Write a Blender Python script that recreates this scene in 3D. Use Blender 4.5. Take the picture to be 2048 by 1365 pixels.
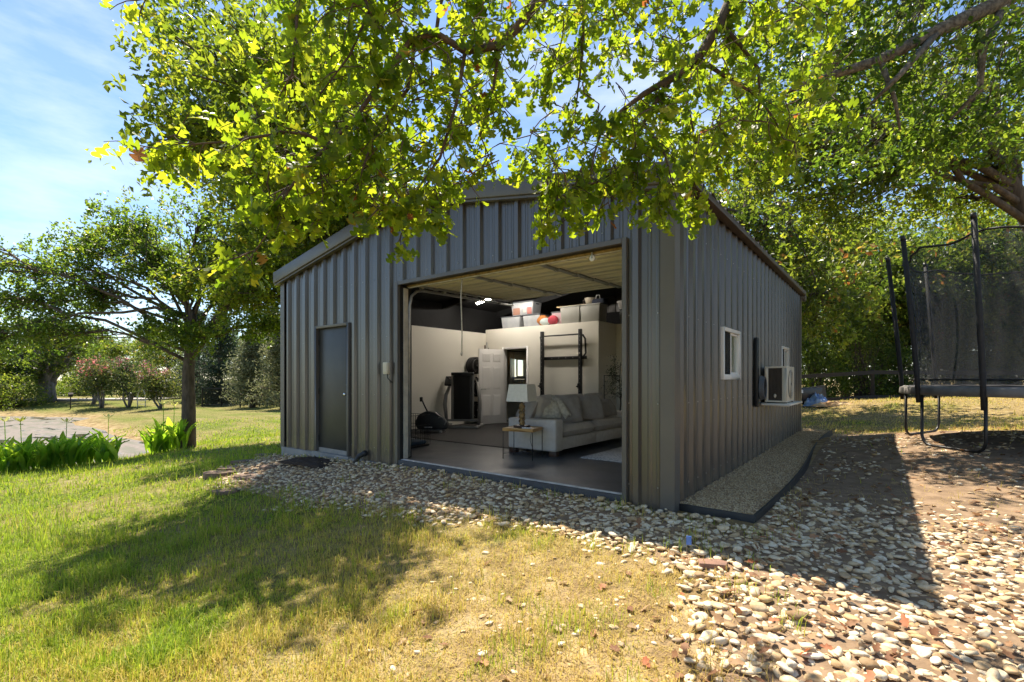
import bpy, bmesh, math, random
import numpy as np
from mathutils import Vector, Matrix, Euler

# ------------------------------------------------------------------ scene, camera, sky, sun
for o in list(bpy.data.objects):
    bpy.data.objects.remove(o, do_unlink=True)
SC = bpy.context.scene
COL = SC.collection
CAM = Vector((1.67, -4.66, 1.20))
YAW = math.radians(38.0)
FPX, CX, HY = 967.0, 1024.0, 758.0
cd = bpy.data.cameras.new('camera')
cam = bpy.data.objects.new('camera', cd); COL.objects.link(cam)
cam.location = CAM; cam.rotation_euler = (math.radians(90), 0, YAW)
cd.sensor_fit = 'HORIZONTAL'; cd.sensor_width = 36; cd.lens = 36 * FPX / 2048
cd.shift_y = (HY - 682.5) / 2048
cd.clip_start = 0.05; cd.clip_end = 2000
SC.camera = cam

SUNV = Vector((-1.80, 0.74, 3.4)).normalized()        # towards the sun
w = bpy.data.worlds.new('World'); SC.world = w; w.use_nodes = True
nt = w.node_tree; nt.nodes.clear()
sky = nt.nodes.new('ShaderNodeTexSky'); sky.sky_type = 'NISHITA'; sky.sun_disc = False
sky.sun_elevation = math.asin(SUNV.z); sky.sun_rotation = math.atan2(SUNV.x, SUNV.y)
sky.air_density = 1.0; sky.dust_density = 0.12; sky.ozone_density = 3.2
# thin high cloud streaks over the whole dome
tc = nt.nodes.new('ShaderNodeTexCoord'); mp = nt.nodes.new('ShaderNodeMapping')
mp.inputs['Scale'].default_value = (1.1, 1.6, 5.5); mp.inputs['Rotation'].default_value = (0.1, 0.15, 0.5)
nz = nt.nodes.new('ShaderNodeTexNoise'); nz.inputs['Scale'].default_value = 1.7; nz.inputs['Detail'].default_value = 8
nz.inputs['Roughness'].default_value = 0.58
rp = nt.nodes.new('ShaderNodeValToRGB'); rp.color_ramp.elements[0].position = 0.50; rp.color_ramp.elements[1].position = 0.85
rp.color_ramp.elements[1].color = (0.55, 0.55, 0.55, 1)
mx = nt.nodes.new('ShaderNodeMixRGB'); mx.inputs['Color2'].default_value = (7.5, 7.6, 7.8, 1)
bg = nt.nodes.new('ShaderNodeBackground'); bg.inputs['Strength'].default_value = 0.075
out = nt.nodes.new('ShaderNodeOutputWorld')
L = nt.links.new
L(tc.outputs['Generated'], mp.inputs['Vector']); L(mp.outputs['Vector'], nz.inputs['Vector'])
L(nz.outputs['Fac'], rp.inputs['Fac']); L(rp.outputs['Color'], mx.inputs['Fac'])
L(sky.outputs['Color'], mx.inputs['Color1']); L(mx.outputs['Color'], bg.inputs['Color']); L(bg.outputs['Background'], out.inputs['Surface'])

sd = bpy.data.lights.new('sun', 'SUN'); sd.energy = 4.2; sd.angle = math.radians(0.55); sd.color = (1.0, 0.91, 0.77)
sun = bpy.data.objects.new('sun', sd); COL.objects.link(sun)
sun.rotation_euler = SUNV.to_track_quat('Z', 'Y').to_euler(); sun.location = (-10, 6, 20)

SC.view_settings.view_transform = 'Standard'; SC.view_settings.look = 'None'
SC.view_settings.exposure = 1.5; SC.view_settings.gamma = 1.0; SC.view_settings.use_curve_mapping = False
cy = SC.cycles
cy.use_denoising = True; cy.max_bounces = 8; cy.diffuse_bounces = 5; cy.glossy_bounces = 3; cy.transmission_bounces = 5
cy.transparent_max_bounces = 12; cy.caustics_reflective = False; cy.caustics_refractive = False
cy.sample_clamp_indirect = 5.0; cy.use_adaptive_sampling = True; cy.adaptive_threshold = 0.015

# ------------------------------------------------------------------ coordinates
RIGHT = np.array([math.cos(YAW), math.sin(YAW)]); FWD = np.array([-math.sin(YAW), math.cos(YAW)])
def PD(px, py, d):
    """world point seen at photo pixel (px,py), d metres in front of the camera"""
    X = (px - CX) / FPX * d
    xy = RIGHT * X + FWD * d
    return Vector((CAM.x + xy[0], CAM.y + xy[1], CAM.z + (HY - py) / FPX * d))
def PZ(px, py, z):
    """world point seen at photo pixel (px,py), at height z"""
    return PD(px, py, (CAM.z - z) * FPX / (py - HY))
def proj(P):
    P = np.atleast_2d(np.asarray(P, float)); r = P[:, :2] - np.array([CAM.x, CAM.y])
    X = r @ RIGHT; Y = r @ FWD; Ys = np.where(Y > .05, Y, .05)
    return CX + FPX * X / Ys, HY - FPX * (P[:, 2] - CAM.z) / Ys, Y

# ------------------------------------------------------------------ object helpers
def tag(o, label=None, cat=None, group=None, kind=None):
    if label: o['label'] = label
    if cat: o['category'] = cat
    if group: o['group'] = group
    if kind: o['kind'] = kind
    return o
def empty(name, loc=(0, 0, 0), rz=0.0, label=None, cat=None, group=None):
    o = bpy.data.objects.new(name, None); COL.objects.link(o)
    o.location = loc; o.rotation_euler = (0, 0, rz); o.empty_display_size = 0.2
    return tag(o, label, cat, group)
def link(name, me, parent=None, m=None):
    o = bpy.data.objects.new(name, me); COL.objects.link(o)
    if m is not None and len(me.materials) == 0: me.materials.append(m)
    if parent: o.parent = parent
    return o
def copy_tree(o, parent=None):
    c = o.copy(); COL.objects.link(c)
    if parent: c.parent = parent
    for ch in list(o.children): copy_tree(ch, c)
    return c

class MB:
    """collects shapes and links them as one mesh object"""
    def __init__(s): s.v = []; s.f = []; s.sm = []
    def add(s, vs, fs, smooth=False):
        n = len(s.v); s.v += [tuple(p) for p in vs]
        s.f += [[i + n for i in f] for f in fs]; s.sm += [smooth] * len(fs); return s
    def box(s, x0, x1, y0, y1, z0, z1, M=None):
        v = [Vector(p) for p in ((x0,y0,z0),(x1,y0,z0),(x1,y1,z0),(x0,y1,z0),(x0,y0,z1),(x1,y0,z1),(x1,y1,z1),(x0,y1,z1))]
        if M is not None: v = [M @ p for p in v]
        return s.add(v, [[0,3,2,1],[4,5,6,7],[0,1,5,4],[1,2,6,5],[2,3,7,6],[3,0,4,7]])
    def bar(s, a, b, w, h, up=(0,0,1)):
        a = Vector(a); b = Vector(b); d = (b - a); ln = d.length; d.normalize(); up = Vector(up)
        if abs(d.dot(up)) > .98: up = Vector((1, 0, 0))
        x = d.cross(up).normalized(); z = x.cross(d)
        M = Matrix((( x.x, d.x, z.x, a.x), (x.y, d.y, z.y, a.y), (x.z, d.z, z.z, a.z), (0,0,0,1)))
        return s.box(-w/2, w/2, 0, ln, -h/2, h/2, M)
    def tube(s, pts, r, n=8, cap=True, smooth=True):
        pts = [Vector(p) for p in pts]; m = len(pts)
        rs = r if hasattr(r, '__len__') else [r] * m
        vs = []; ref = None
        for i, p in enumerate(pts):
            t = (pts[min(i+1, m-1)] - pts[max(i-1, 0)])
            if t.length < 1e-9: t = Vector((0, 0, 1))
            t.normalize()
            if ref is None: ref = Vector((0, 0, 1)) if abs(t.z) < .9 else Vector((1, 0, 0))
            u = ref - t * ref.dot(t)
            if u.length < 1e-6: u = t.orthogonal()
            u.normalize(); ref = u; vv = t.cross(u)
            for k in range(n):
                a = 2 * math.pi * k / n
                vs.append(p + (u * math.cos(a) + vv * math.sin(a)) * rs[i])
        fs = []
        for i in range(m - 1):
            for k in range(n):
                fs.append([i*n+k, i*n+(k+1) % n, (i+1)*n+(k+1) % n, (i+1)*n+k])
        s.add(vs, fs, smooth)
        if cap:
            b = len(s.v) - len(vs)
            s.f += [[b + k for k in range(n)][::-1], [b + (m-1)*n + k for k in range(n)]]; s.sm += [False, False]
        return s
    def cyl(s, a, b, r, n=12, r2=None, smooth=True):
        return s.tube([a, b], [r, r if r2 is None else r2], n, True, smooth)
    def lathe(s, prof, c=(0,0,0), n=20, M=None, smooth=True):
        vs = []; fs = []
        for (r, z) in prof:
            for k in range(n):
                a = 2*math.pi*k/n; p = Vector((c[0]+r*math.cos(a), c[1]+r*math.sin(a), c[2]+z))
                vs.append(M @ p if M is not None else p)
        for i in range(len(prof)-1):
            for k in range(n): fs.append([i*n+k, i*n+(k+1)%n, (i+1)*n+(k+1)%n, (i+1)*n+k])
        return s.add(vs, fs, smooth)
    def prism(s, poly, z0, z1, M=None):
        """polygon of (x,y) pulled from z0 to z1"""
        n = len(poly); v = [Vector((x, y, z0)) for x, y in poly] + [Vector((x, y, z1)) for x, y in poly]
        if M is not None: v = [M @ p for p in v]
        return s.add(v, [list(range(n))[::-1], [n+i for i in range(n)]] + [[i, (i+1)%n, n+(i+1)%n, n+i] for i in range(n)])
    def sphere(s, c, r, nu=12, nv=8, sc=(1,1,1), M=None):
        vs = []; fs = []
        for j in range(nv+1):
            th = math.pi*j/nv
            for i in range(nu):
                ph = 2*math.pi*i/nu
                p = Vector((c[0]+r*sc[0]*math.sin(th)*math.cos(ph), c[1]+r*sc[1]*math.sin(th)*math.sin(ph), c[2]+r*sc[2]*math.cos(th)))
                vs.append(M @ p if M is not None else p)
        for j in range(nv):
            for i in range(nu): fs.append([j*nu+i, (j+1)*nu+i, (j+1)*nu+(i+1)%nu, j*nu+(i+1)%nu])
        return s.add(vs, fs, True)
    def mesh(s, name, bevel=0.0, seg=2):
        me = bpy.data.meshes.new(name); me.from_pydata(s.v, [], s.f)
        me.polygons.foreach_set('use_smooth', s.sm)
        if bevel > 0:
            bm = bmesh.new(); bm.from_mesh(me); bmesh.ops.remove_doubles(bm, verts=bm.verts, dist=1e-5)
            bmesh.ops.bevel(bm, geom=[e for e in bm.edges if e.calc_face_angle(0) > .5], offset=bevel, segments=seg, affect='EDGES', profile=.5)
            for f in bm.faces: f.smooth = True
            bm.to_mesh(me); bm.free()
            me.shade_smooth()
            try: me.set_sharp_from_angle(angle=math.radians(40))
            except Exception: pass
        me.update(); return me
    def build(s, name, m, parent=None, bevel=0.0, seg=2):
        me = s.mesh(name, bevel, seg); me.materials.append(m); return link(name, me, parent)

def np_mesh(name, V, F, m=None, smooth=False, attrs=None):
    """mesh from numpy arrays; F is (n,3) or (n,4)"""
    V = np.asarray(V, np.float32); F = np.asarray(F, np.int32); k = F.shape[1]
    me = bpy.data.meshes.new(name)
    me.vertices.add(len(V)); me.vertices.foreach_set('co', V.ravel())
    me.loops.add(F.size); me.loops.foreach_set('vertex_index', F.ravel())
    me.polygons.add(len(F)); me.polygons.foreach_set('loop_start', np.arange(0, F.size, k, dtype=np.int32))
    me.polygons.foreach_set('use_smooth', np.full(len(F), smooth))
    for an, av in (attrs or {}).items():
        a = me.attributes.new(an, 'FLOAT', 'POINT'); a.data.foreach_set('value', np.asarray(av, np.float32))
    me.update(calc_edges=True); me.validate()
    if m: me.materials.append(m)
    return me

def vnoise(x, y, sc, seed=0, octs=4):
    x = np.asarray(x, float) * sc; y = np.asarray(y, float) * sc
    tot = np.zeros_like(x); amp = 1.0; s = 0
    for o in range(octs):
        xi = np.floor(x).astype(np.int64); yi = np.floor(y).astype(np.int64); fx = x - xi; fy = y - yi
        fx = fx*fx*(3-2*fx); fy = fy*fy*(3-2*fy)
        def h(a, b):
            n = (a * 374761393 + b * 668265263 + (seed + o*17) * 1442695041) & 0x7fffffff
            n = ((n ^ (n >> 13)) * 1274126177) & 0x7fffffff
            return ((n ^ (n >> 16)) & 0xffff) / 65535.0
        tot += amp * ((h(xi, yi)*(1-fx) + h(xi+1, yi)*fx)*(1-fy) + (h(xi, yi+1)*(1-fx) + h(xi+1, yi+1)*fx)*fy)
        s += amp; amp *= .5; x = x*2.03 + 7.1; y = y*2.03 + 3.7
    return tot / s
def sstep(a, b, x):
    t = np.clip((x - a) / (b - a), 0, 1); return t*t*(3-2*t)

# ------------------------------------------------------------------ materials
MATS = {}
def newmat(name):
    m = bpy.data.materials.new(name); m.use_nodes = True; MATS[name] = m
    return m, m.node_tree, m.node_tree.nodes['Principled BSDF']
def pmat(name, c1, c2=None, scale=8.0, rough=.6, metal=0.0, bump=0.0, bscale=None, detail=5, spec=.5, rvar=0.0, stretch=None, coat=0.0):
    """plain procedural material: two tones mixed by noise, grain in the normal, uneven gloss"""
    m, t, b = newmat(name); N = t.nodes.new; K = t.links.new
    c2 = c2 or tuple(x * .82 for x in c1)
    co = N('ShaderNodeTexCoord'); vec = co.outputs['Object']
    if stretch:
        mpn = N('ShaderNodeMapping'); mpn.inputs['Scale'].default_value = stretch; K(vec, mpn.inputs['Vector']); vec = mpn.outputs['Vector']
    n = N('ShaderNodeTexNoise'); n.inputs['Scale'].default_value = scale; n.inputs['Detail'].default_value = detail; K(vec, n.inputs['Vector'])
    r = N('ShaderNodeValToRGB'); r.color_ramp.elements[0].position = .35; r.color_ramp.elements[1].position = .68
    r.color_ramp.elements[0].color = (*c1, 1); r.color_ramp.elements[1].color = (*c2, 1)
    K(n.outputs['Fac'], r.inputs['Fac']); K(r.outputs['Color'], b.inputs['Base Color'])
    b.inputs['Roughness'].default_value = rough; b.inputs['Metallic'].default_value = metal
    b.inputs['Specular IOR Level'].default_value = spec; b.inputs['Coat Weight'].default_value = coat
    if rvar:
        mr = N('ShaderNodeMapRange'); mr.inputs['To Min'].default_value = rough - rvar; mr.inputs['To Max'].default_value = rough + rvar
        K(n.outputs['Fac'], mr.inputs['Value']); K(mr.outputs['Result'], b.inputs['Roughness'])
    if bump:
        n2 = N('ShaderNodeTexNoise'); n2.inputs['Scale'].default_value = bscale or scale * 6; n2.inputs['Detail'].default_value = 4; K(vec, n2.inputs['Vector'])
        bp = N('ShaderNodeBump'); bp.inputs['Strength'].default_value = bump; bp.inputs['Distance'].default_value = .01
        K(n2.outputs['Fac'], bp.inputs['Height']); K(bp.outputs['Normal'], b.inputs['Normal'])
    return m
def leafmat(name, cols, trans=.5, tcol=None, rough=.45, attr='rnd'):
    """leaf: reflecting face plus light let through; each leaf takes its own tint from a per-leaf number"""
    m, t, b = newmat(name); N = t.nodes.new; K = t.links.new
    at = N('ShaderNodeAttribute'); at.attribute_name = attr
    fac = at.outputs['Fac']
    if attr == 'object':
        oi = N('ShaderNodeObjectInfo'); fac = oi.outputs['Random']
    def ramp(cs):
        r = N('ShaderNodeValToRGB'); e = r.color_ramp.elements
        while len(e) < len(cs): e.new(.5)
        for i, (p, c) in enumerate(cs): e[i].position = p; e[i].color = (*c, 1)
        K(fac, r.inputs['Fac']); return r
    r1 = ramp(cols); r2 = ramp(tcol or [(p, tuple(min(1, x*2.2) for x in c)) for p, c in cols])
    oi = N('ShaderNodeObjectInfo'); rv = N('ShaderNodeValToRGB'); rv.color_ramp.elements[0].color = (.74, .84, .80, 1); rv.color_ramp.elements[1].color = (1.22, 1.10, .86, 1)
    K(oi.outputs['Random'], rv.inputs['Fac'])
    def tint(src):                                       # every tree or plant has its own shade of green
        mm = N('ShaderNodeMixRGB'); mm.blend_type = 'MULTIPLY'; mm.inputs['Fac'].default_value = 1.0 if attr == 'rnd' else 0.0; K(src.outputs['Color'], mm.inputs['Color1']); K(rv.outputs['Color'], mm.inputs['Color2']); return mm
    r1 = tint(r1); r2 = tint(r2)
    K(r1.outputs['Color'], b.inputs['Base Color']); b.inputs['Roughness'].default_value = rough; b.inputs['Specular IOR Level'].default_value = .35
    tr = N('ShaderNodeBsdfTranslucent'); K(r2.outputs['Color'], tr.inputs['Color'])
    mxs = N('ShaderNodeMixShader'); mxs.inputs['Fac'].default_value = trans
    K(b.outputs['BSDF'], mxs.inputs[1]); K(tr.outputs['BSDF'], mxs.inputs[2])
    K(mxs.outputs['Shader'], t.nodes['Material Output'].inputs['Surface'])
    return m
def emat(name, c, s):
    m, t, b = newmat(name); b.inputs['Base Color'].default_value = (.8, .8, .8, 1)
    b.inputs['Emission Color'].default_value = (*c, 1); b.inputs['Emission Strength'].default_value = s; return m

M_metal = pmat('charcoal_steel', (.064, .056, .047), (.048, .042, .035), 1.3, .30, 0, .10, 5, spec=1.0, rvar=.07, stretch=(1, 1, .3))
def splash(m, col=(.20, .15, .10)):
    """dried mud thrown up by rain on the lowest hand's breadth of the sheets, and faint dust streaks"""
    t = m.node_tree; N = t.nodes.new; K = t.links.new; b = t.nodes['Principled BSDF']; src = b.inputs['Base Color'].links[0].from_socket
    co = N('ShaderNodeTexCoord'); sx = N('ShaderNodeSeparateXYZ'); K(co.outputs['Object'], sx.inputs['Vector'])
    n = N('ShaderNodeTexNoise'); n.inputs['Scale'].default_value = 7; n.inputs['Detail'].default_value = 8; K(co.outputs['Object'], n.inputs['Vector'])
    a = N('ShaderNodeMath'); a.operation = 'MULTIPLY_ADD'; a.inputs[1].default_value = .55; K(n.outputs['Fac'], a.inputs[0]); 
    ng = N('ShaderNodeMath'); ng.operation = 'MULTIPLY'; ng.inputs[1].default_value = -1.0; K(sx.outputs['Z'], ng.inputs[0]); K(ng.outputs['Value'], a.inputs[2])
    mr = N('ShaderNodeMapRange'); mr.inputs['From Min'].default_value = .10; mr.inputs['From Max'].default_value = .42; mr.inputs['To Max'].default_value = .5; mr.clamp = True; K(a.outputs['Value'], mr.inputs['Value'])
    mp = N('ShaderNodeMapping'); mp.inputs['Scale'].default_value = (9, 9, .35); K(co.outputs['Object'], mp.inputs['Vector'])
    n2 = N('ShaderNodeTexNoise'); n2.inputs['Scale'].default_value = 1.6; n2.inputs['Detail'].default_value = 6; K(mp.outputs['Vector'], n2.inputs['Vector'])
    m2 = N('ShaderNodeMapRange'); m2.inputs['From Min'].default_value = .55; m2.inputs['From Max'].default_value = .8; m2.inputs['To Max'].default_value = .16; K(n2.outputs['Fac'], m2.inputs['Value'])
    mx2 = N('ShaderNodeMath'); mx2.operation = 'MAXIMUM'; K(mr.outputs['Result'], mx2.inputs[0]); K(m2.outputs['Result'], mx2.inputs[1])
    mi = N('ShaderNodeMixRGB'); mi.inputs['Color2'].default_value = (*col, 1); K(mx2.outputs['Value'], mi.inputs['Fac']); K(src, mi.inputs['Color1']); K(mi.outputs['Color'], b.inputs['Base Color'])
splash(M_metal)
M_trim = pmat('charcoal_trim', (.105, .096, .084), (.088, .080, .070), 2, .40, 0, .04, 30, spec=.55, rvar=.05)
M_doorpaint = pmat('dark_door_paint', (.040, .039, .035), (.032, .031, .028), 2.5, .42, 0, .05, 90, rvar=.07)
M_concrete = pmat('foundation_concrete', (.30, .28, .25), (.22, .21, .19), 5, .9, 0, .35, 60)
M_floor = pmat('painted_floor', (.066, .073, .084), (.036, .041, .048), 1.6, .36, 0, .08, 22, rvar=.16, detail=9)
M_lip = pmat('floor_edge_paint', (.66, .64, .60), (.40, .39, .37), 9, .8, 0, .2, 60)
M_white = pmat('warm_white_wall', (.76, .72, .63), (.72, .68, .59), .8, .8, 0, .06, 120)
M_whitepaint = pmat('white_door_paint', (.80, .77, .74), (.75, .72, .69), 2, .45, 0, .03, 60)
M_black = pmat('black_insulation', (.0045, .0045, .005), (.003, .003, .0035), 2.5, .85, 0, .4, 10)
M_blackmetal = pmat('black_powder_coat', (.014, .014, .015), (.010, .010, .011), 6, .42, 0, .08, 150)
M_rubber = pmat('black_rubber', (.013, .011, .011), (.008, .007, .007), 5, .7, 0, .3, 200)
M_plastic = pmat('dark_grey_plastic', (.035, .036, .040), (.028, .029, .032), 4, .42, 0, .05, 120)
M_silver = pmat('grey_metal_paint', (.30, .29, .27), (.24, .23, .22), 4, .42, .2, .03, 60)
M_galv = pmat('galvanised_steel', (.42, .41, .38), (.30, .30, .29), 14, .42, .7, .1, 60, rvar=.08)
M_cream = pmat('cream_door_steel', (.76, .71, .56), (.66, .62, .49), 3, .5, 0, .05, 40)
M_sofa = pmat('grey_woven_fabric', (.60, .565, .52), (.53, .495, .455), 14, .95, 0, .5, 420, spec=.15)
M_pillow = pmat('taupe_fabric', (.40, .37, .335), (.34, .31, .28), 10, .95, 0, .5, 380, spec=.15)
M_throw = pmat('cream_fur', (.62, .58, .49), (.42, .385, .32), 26, 1.0, 0, 1.0, 90, spec=.1)
M_wood = pmat('light_wood', (.50, .29, .10), (.36, .19, .06), 6, .45, 0, .1, 40, stretch=(1, 9, 9))
M_darkwood = pmat('dark_wood', (.055, .026, .014), (.035, .016, .009), 8, .5, 0, .1, 40)
M_brass = pmat('worn_gilt', (.36, .25, .11), (.15, .095, .04), 22, .5, .5, .5, 60)
M_shade = pmat('linen_shade', (.78, .74, .64), (.72, .68, .58), 30, .9, 0, .2, 300)
M_binclear = pmat('translucent_bin', (.34, .35, .36), (.27, .28, .29), 5, .3, 0, .03, 20)
M_bingrey = pmat('grey_bin', (.25, .245, .215), (.22, .215, .19), 4, .45, 0, .05, 60)
M_lid = pmat('dark_bin_lid', (.05, .055, .065), (.04, .043, .05), 4, .5)
M_pinewood = pmat('pine_board', (.55, .37, .17), (.45, .29, .12), 8, .6, 0, .1, 40, stretch=(9, 1, 9))
M_bark = pmat('oak_bark', (.13, .098, .072), (.060, .045, .034), 14, .95, 0, 1.0, 30, stretch=(1, 1, .3))
M_lichen = pmat('lichen_bark', (.17, .15, .115), (.045, .036, .028), 24, .95, 0, 1.0, 60)
M_twig = pmat('twig_bark', (.11, .072, .043), (.055, .036, .022), 30, .9, 0, .5, 90)
M_greybark = pmat('grey_bark', (.23, .21, .19), (.12, .11, .10), 10, .95, 0, .8, 30, stretch=(1, 1, .3))
M_padgrey = pmat('faded_vinyl', (.21, .19, .17), (.13, .12, .11), 6, .6, 0, .2, 25)
M_foam = pmat('black_foam_sleeve', (.012, .012, .013), (.022, .022, .022), 18, .7, 0, .8, 40)
M_acwhite = pmat('aged_white_casing', (.68, .61, .47), (.58, .51, .38), 3, .5, 0, .04, 40)
M_coil = pmat('condenser_coil', (.075, .06, .045), (.045, .036, .028), 30, .6, .3, .5, 300, stretch=(1, 1, .2))
M_fence = pmat('dark_stained_wood', (.030, .024, .018), (.020, .016, .012), 6, .8, 0, .4, 40)
M_rubblack = pmat('black_edging', (.012, .012, .013), (.02, .02, .02), 9, .55, 0, .15, 40)
M_soil = pmat('dark_soil', (.045, .027, .016), (.022, .013, .008), 18, 1, 0, 1.0, 60)
M_flatstone = pmat('brown_flagstone', (.20, .13, .085), (.11, .075, .055), 7, .9, 0, .7, 30)
M_brick = pmat('worn_brick', (.27, .15, .10), (.19, .11, .08), 14, .95, 0, .6, 50)
M_vinyl = pmat('white_window_vinyl', (.74, .72, .66), (.68, .66, .60), 4, .4)
def glassmat(name, tint, rough=.02, mixf=.35):
    m, t, b = newmat(name); N = t.nodes.new; K = t.links.new
    gl = N('ShaderNodeBsdfGlossy'); gl.inputs['Roughness'].default_value = rough
    tr = N('ShaderNodeBsdfTransparent'); tr.inputs['Color'].default_value = (*tint, 1)
    fr = N('ShaderNodeFresnel'); fr.inputs['IOR'].default_value = 1.5
    ad = N('ShaderNodeMath'); ad.operation = 'ADD'; ad.inputs[1].default_value = mixf - .3; ad.use_clamp = True
    ge = N('ShaderNodeNewGeometry'); sb = N('ShaderNodeMath'); sb.operation = 'MULTIPLY'; iv = N('ShaderNodeMath'); iv.operation = 'SUBTRACT'; iv.inputs[0].default_value = 1.0
    K(ge.outputs['Backfacing'], iv.inputs[1]); K(fr.outputs['Fac'], sb.inputs[0]); K(iv.outputs['Value'], sb.inputs[1])   # only the outer face mirrors
    K(sb.outputs['Value'], ad.inputs[0])
    mxs = N('ShaderNodeMixShader'); K(ad.outputs['Value'], mxs.inputs['Fac']); K(tr.outputs['BSDF'], mxs.inputs[1]); K(gl.outputs['BSDF'], mxs.inputs[2])
    K(mxs.outputs['Shader'], t.nodes['Material Output'].inputs['Surface']); return m
M_glass = glassmat('window_glass', (.92, .94, .93), .01, .32)
def netmat(name, col, op):
    m, t, b = newmat(name); N = t.nodes.new; K = t.links.new
    tr = N('ShaderNodeBsdfTransparent'); df = N('ShaderNodeBsdfDiffuse'); df.inputs['Color'].default_value = (*col, 1)
    tl = N('ShaderNodeBsdfTranslucent'); tl.inputs['Color'].default_value = (*col, 1); ad = N('ShaderNodeAddShader')
    K(df.outputs['BSDF'], ad.inputs[0]); K(tl.outputs['BSDF'], ad.inputs[1])
    mxs = N('ShaderNodeMixShader'); mxs.inputs['Fac'].default_value = op
    K(tr.outputs['BSDF'], mxs.inputs[1]); K(ad.outputs['Shader'], mxs.inputs[2])
    K(mxs.outputs['Shader'], t.nodes['Material Output'].inputs['Surface']); return m
M_net = netmat('trampoline_mesh', (.045, .046, .047), .47)
M_screen = netmat('insect_screen', (.03, .03, .03), .72)
M_curtain = netmat('sheer_curtain', (.46, .40, .34), .80)
# ------------------------------------------------------------------ terrain
W, D = 7.58, 8.36            # shed: x from -W to 0, y from 0 to D, floor at z = 0
POND_Z = -1.40
def dpt(px, py, d): p = PD(px, py, d); return (p.x, p.y, p.z)
def zpt(px, py, z): p = PZ(px, py, z); return (p.x, p.y, z)
CP = [(-7.6,-.35,-.30),(-6.5,-.3,-.22),(-5.2,-.3,-.16),(-4,-.3,-.11),(-2,-.3,-.09),(0,-.3,-.09),(.85,0,-.10),(.3,-.3,-.09),(.85,4,-.10),(.85,8.5,-.09),
      (2,-.8,-.17),(3.2,2.5,-.02),(1.67,-4.66,-.34),(-.8,-2.6,-.33),(3.5,-3.5,-.26),(-3,-3,-.43),(-5,-2,-.42),(-8,-3,-.62),(-10.5,-.5,-.58),
      (-4,-7,-.6),(2,-9,-.5),(7,-6,-.2),(9,0,.08),(-9,4,-.55),(-9,9,-.45),(-4,10,-.2),(-2,14,-.15),(2,10,-.02),(2.5,14,.12),
      dpt(1975,912,6.6), dpt(1834,893,7.5), dpt(1871,864,9.1), dpt(1690,801,20), dpt(2000,801,20), dpt(1850,812,15),
      zpt(376,895,-.86), zpt(115,941,-.97), zpt(0,950,-1.0), zpt(330,906,-.93), zpt(240,921,-1.37), zpt(301,893,-1.41), zpt(267,879.5,-1.41), zpt(205,863,-1.41),
      zpt(143,844.6,-1.41), zpt(72,835,-1.41), zpt(-60,833,-1.41), zpt(150,880,-1.75), zpt(80,860,-1.9), zpt(20,880,-1.75), zpt(-80,900,-1.5), zpt(180,905,-1.55),
      zpt(100,806,-.85), zpt(250,808,-.85), zpt(350,813,-.85), zpt(480,816,-.80), zpt(555,822,-.70), zpt(430,850,-.92), zpt(360,855,-1.02), zpt(520,880,-.68),
      (-70,30,-.8),(-60,-40,-1.0),(0,60,.1),(50,40,.5),(50,-30,.2),(0,-50,-.8),(-30,60,-.6)]
CP = np.array(CP)
def tps_fit(C):
    n = len(C); d = np.hypot(C[:,None,0]-C[None,:,0], C[:,None,1]-C[None,:,1])
    K = np.where(d > 0, d*d*np.log(d + 1e-12), 0) + np.eye(n)*.02
    P = np.c_[np.ones(n), C[:, :2]]; A = np.zeros((n+3, n+3)); A[:n,:n] = K; A[:n,n:] = P; A[n:,:n] = P.T
    return np.linalg.solve(A, np.r_[C[:,2], 0, 0, 0])
TW = tps_fit(CP)
def tz(x, y, rough=True):
    x = np.asarray(x, float); y = np.asarray(y, float); sh = x.shape; x = x.ravel(); y = y.ravel(); z = np.empty(len(x))
    for i in range(0, len(x), 20000):
        xs, ys = x[i:i+20000], y[i:i+20000]
        d = np.hypot(xs[:,None]-CP[None,:,0], ys[:,None]-CP[None,:,1])
        z[i:i+20000] = (d*d*np.log(d+1e-12)) @ TW[:len(CP)] + TW[-3] + TW[-2]*xs + TW[-1]*ys
    far = sstep(55, 90, np.hypot(x, y)); z = np.clip(z, -2.2, 1.0); z = z*(1-far) + (-.35)*far
    if rough: z += (vnoise(x, y, .9, 5) - .5) * .06 + (vnoise(x, y, 4, 9, 3) - .5) * .018
    ins = (x > -W - .02) & (x < .02) & (y > -.02) & (y < D + .02); z = np.where(ins, np.minimum(z, -.25), z)
    return z.reshape(sh)
def tz1(x, y): return float(tz(np.array([x]), np.array([y]))[0])

def axis(lo, a, b, hi, s, g=1.13):
    c = list(np.arange(a, b, s)); st = s; v = b
    while v < hi: c.append(v); st *= g; v += st
    st = s; v = a - s; pre = []
    while v > lo: pre.append(v); st *= g; v -= st
    return np.array(pre[::-1] + c)

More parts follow.
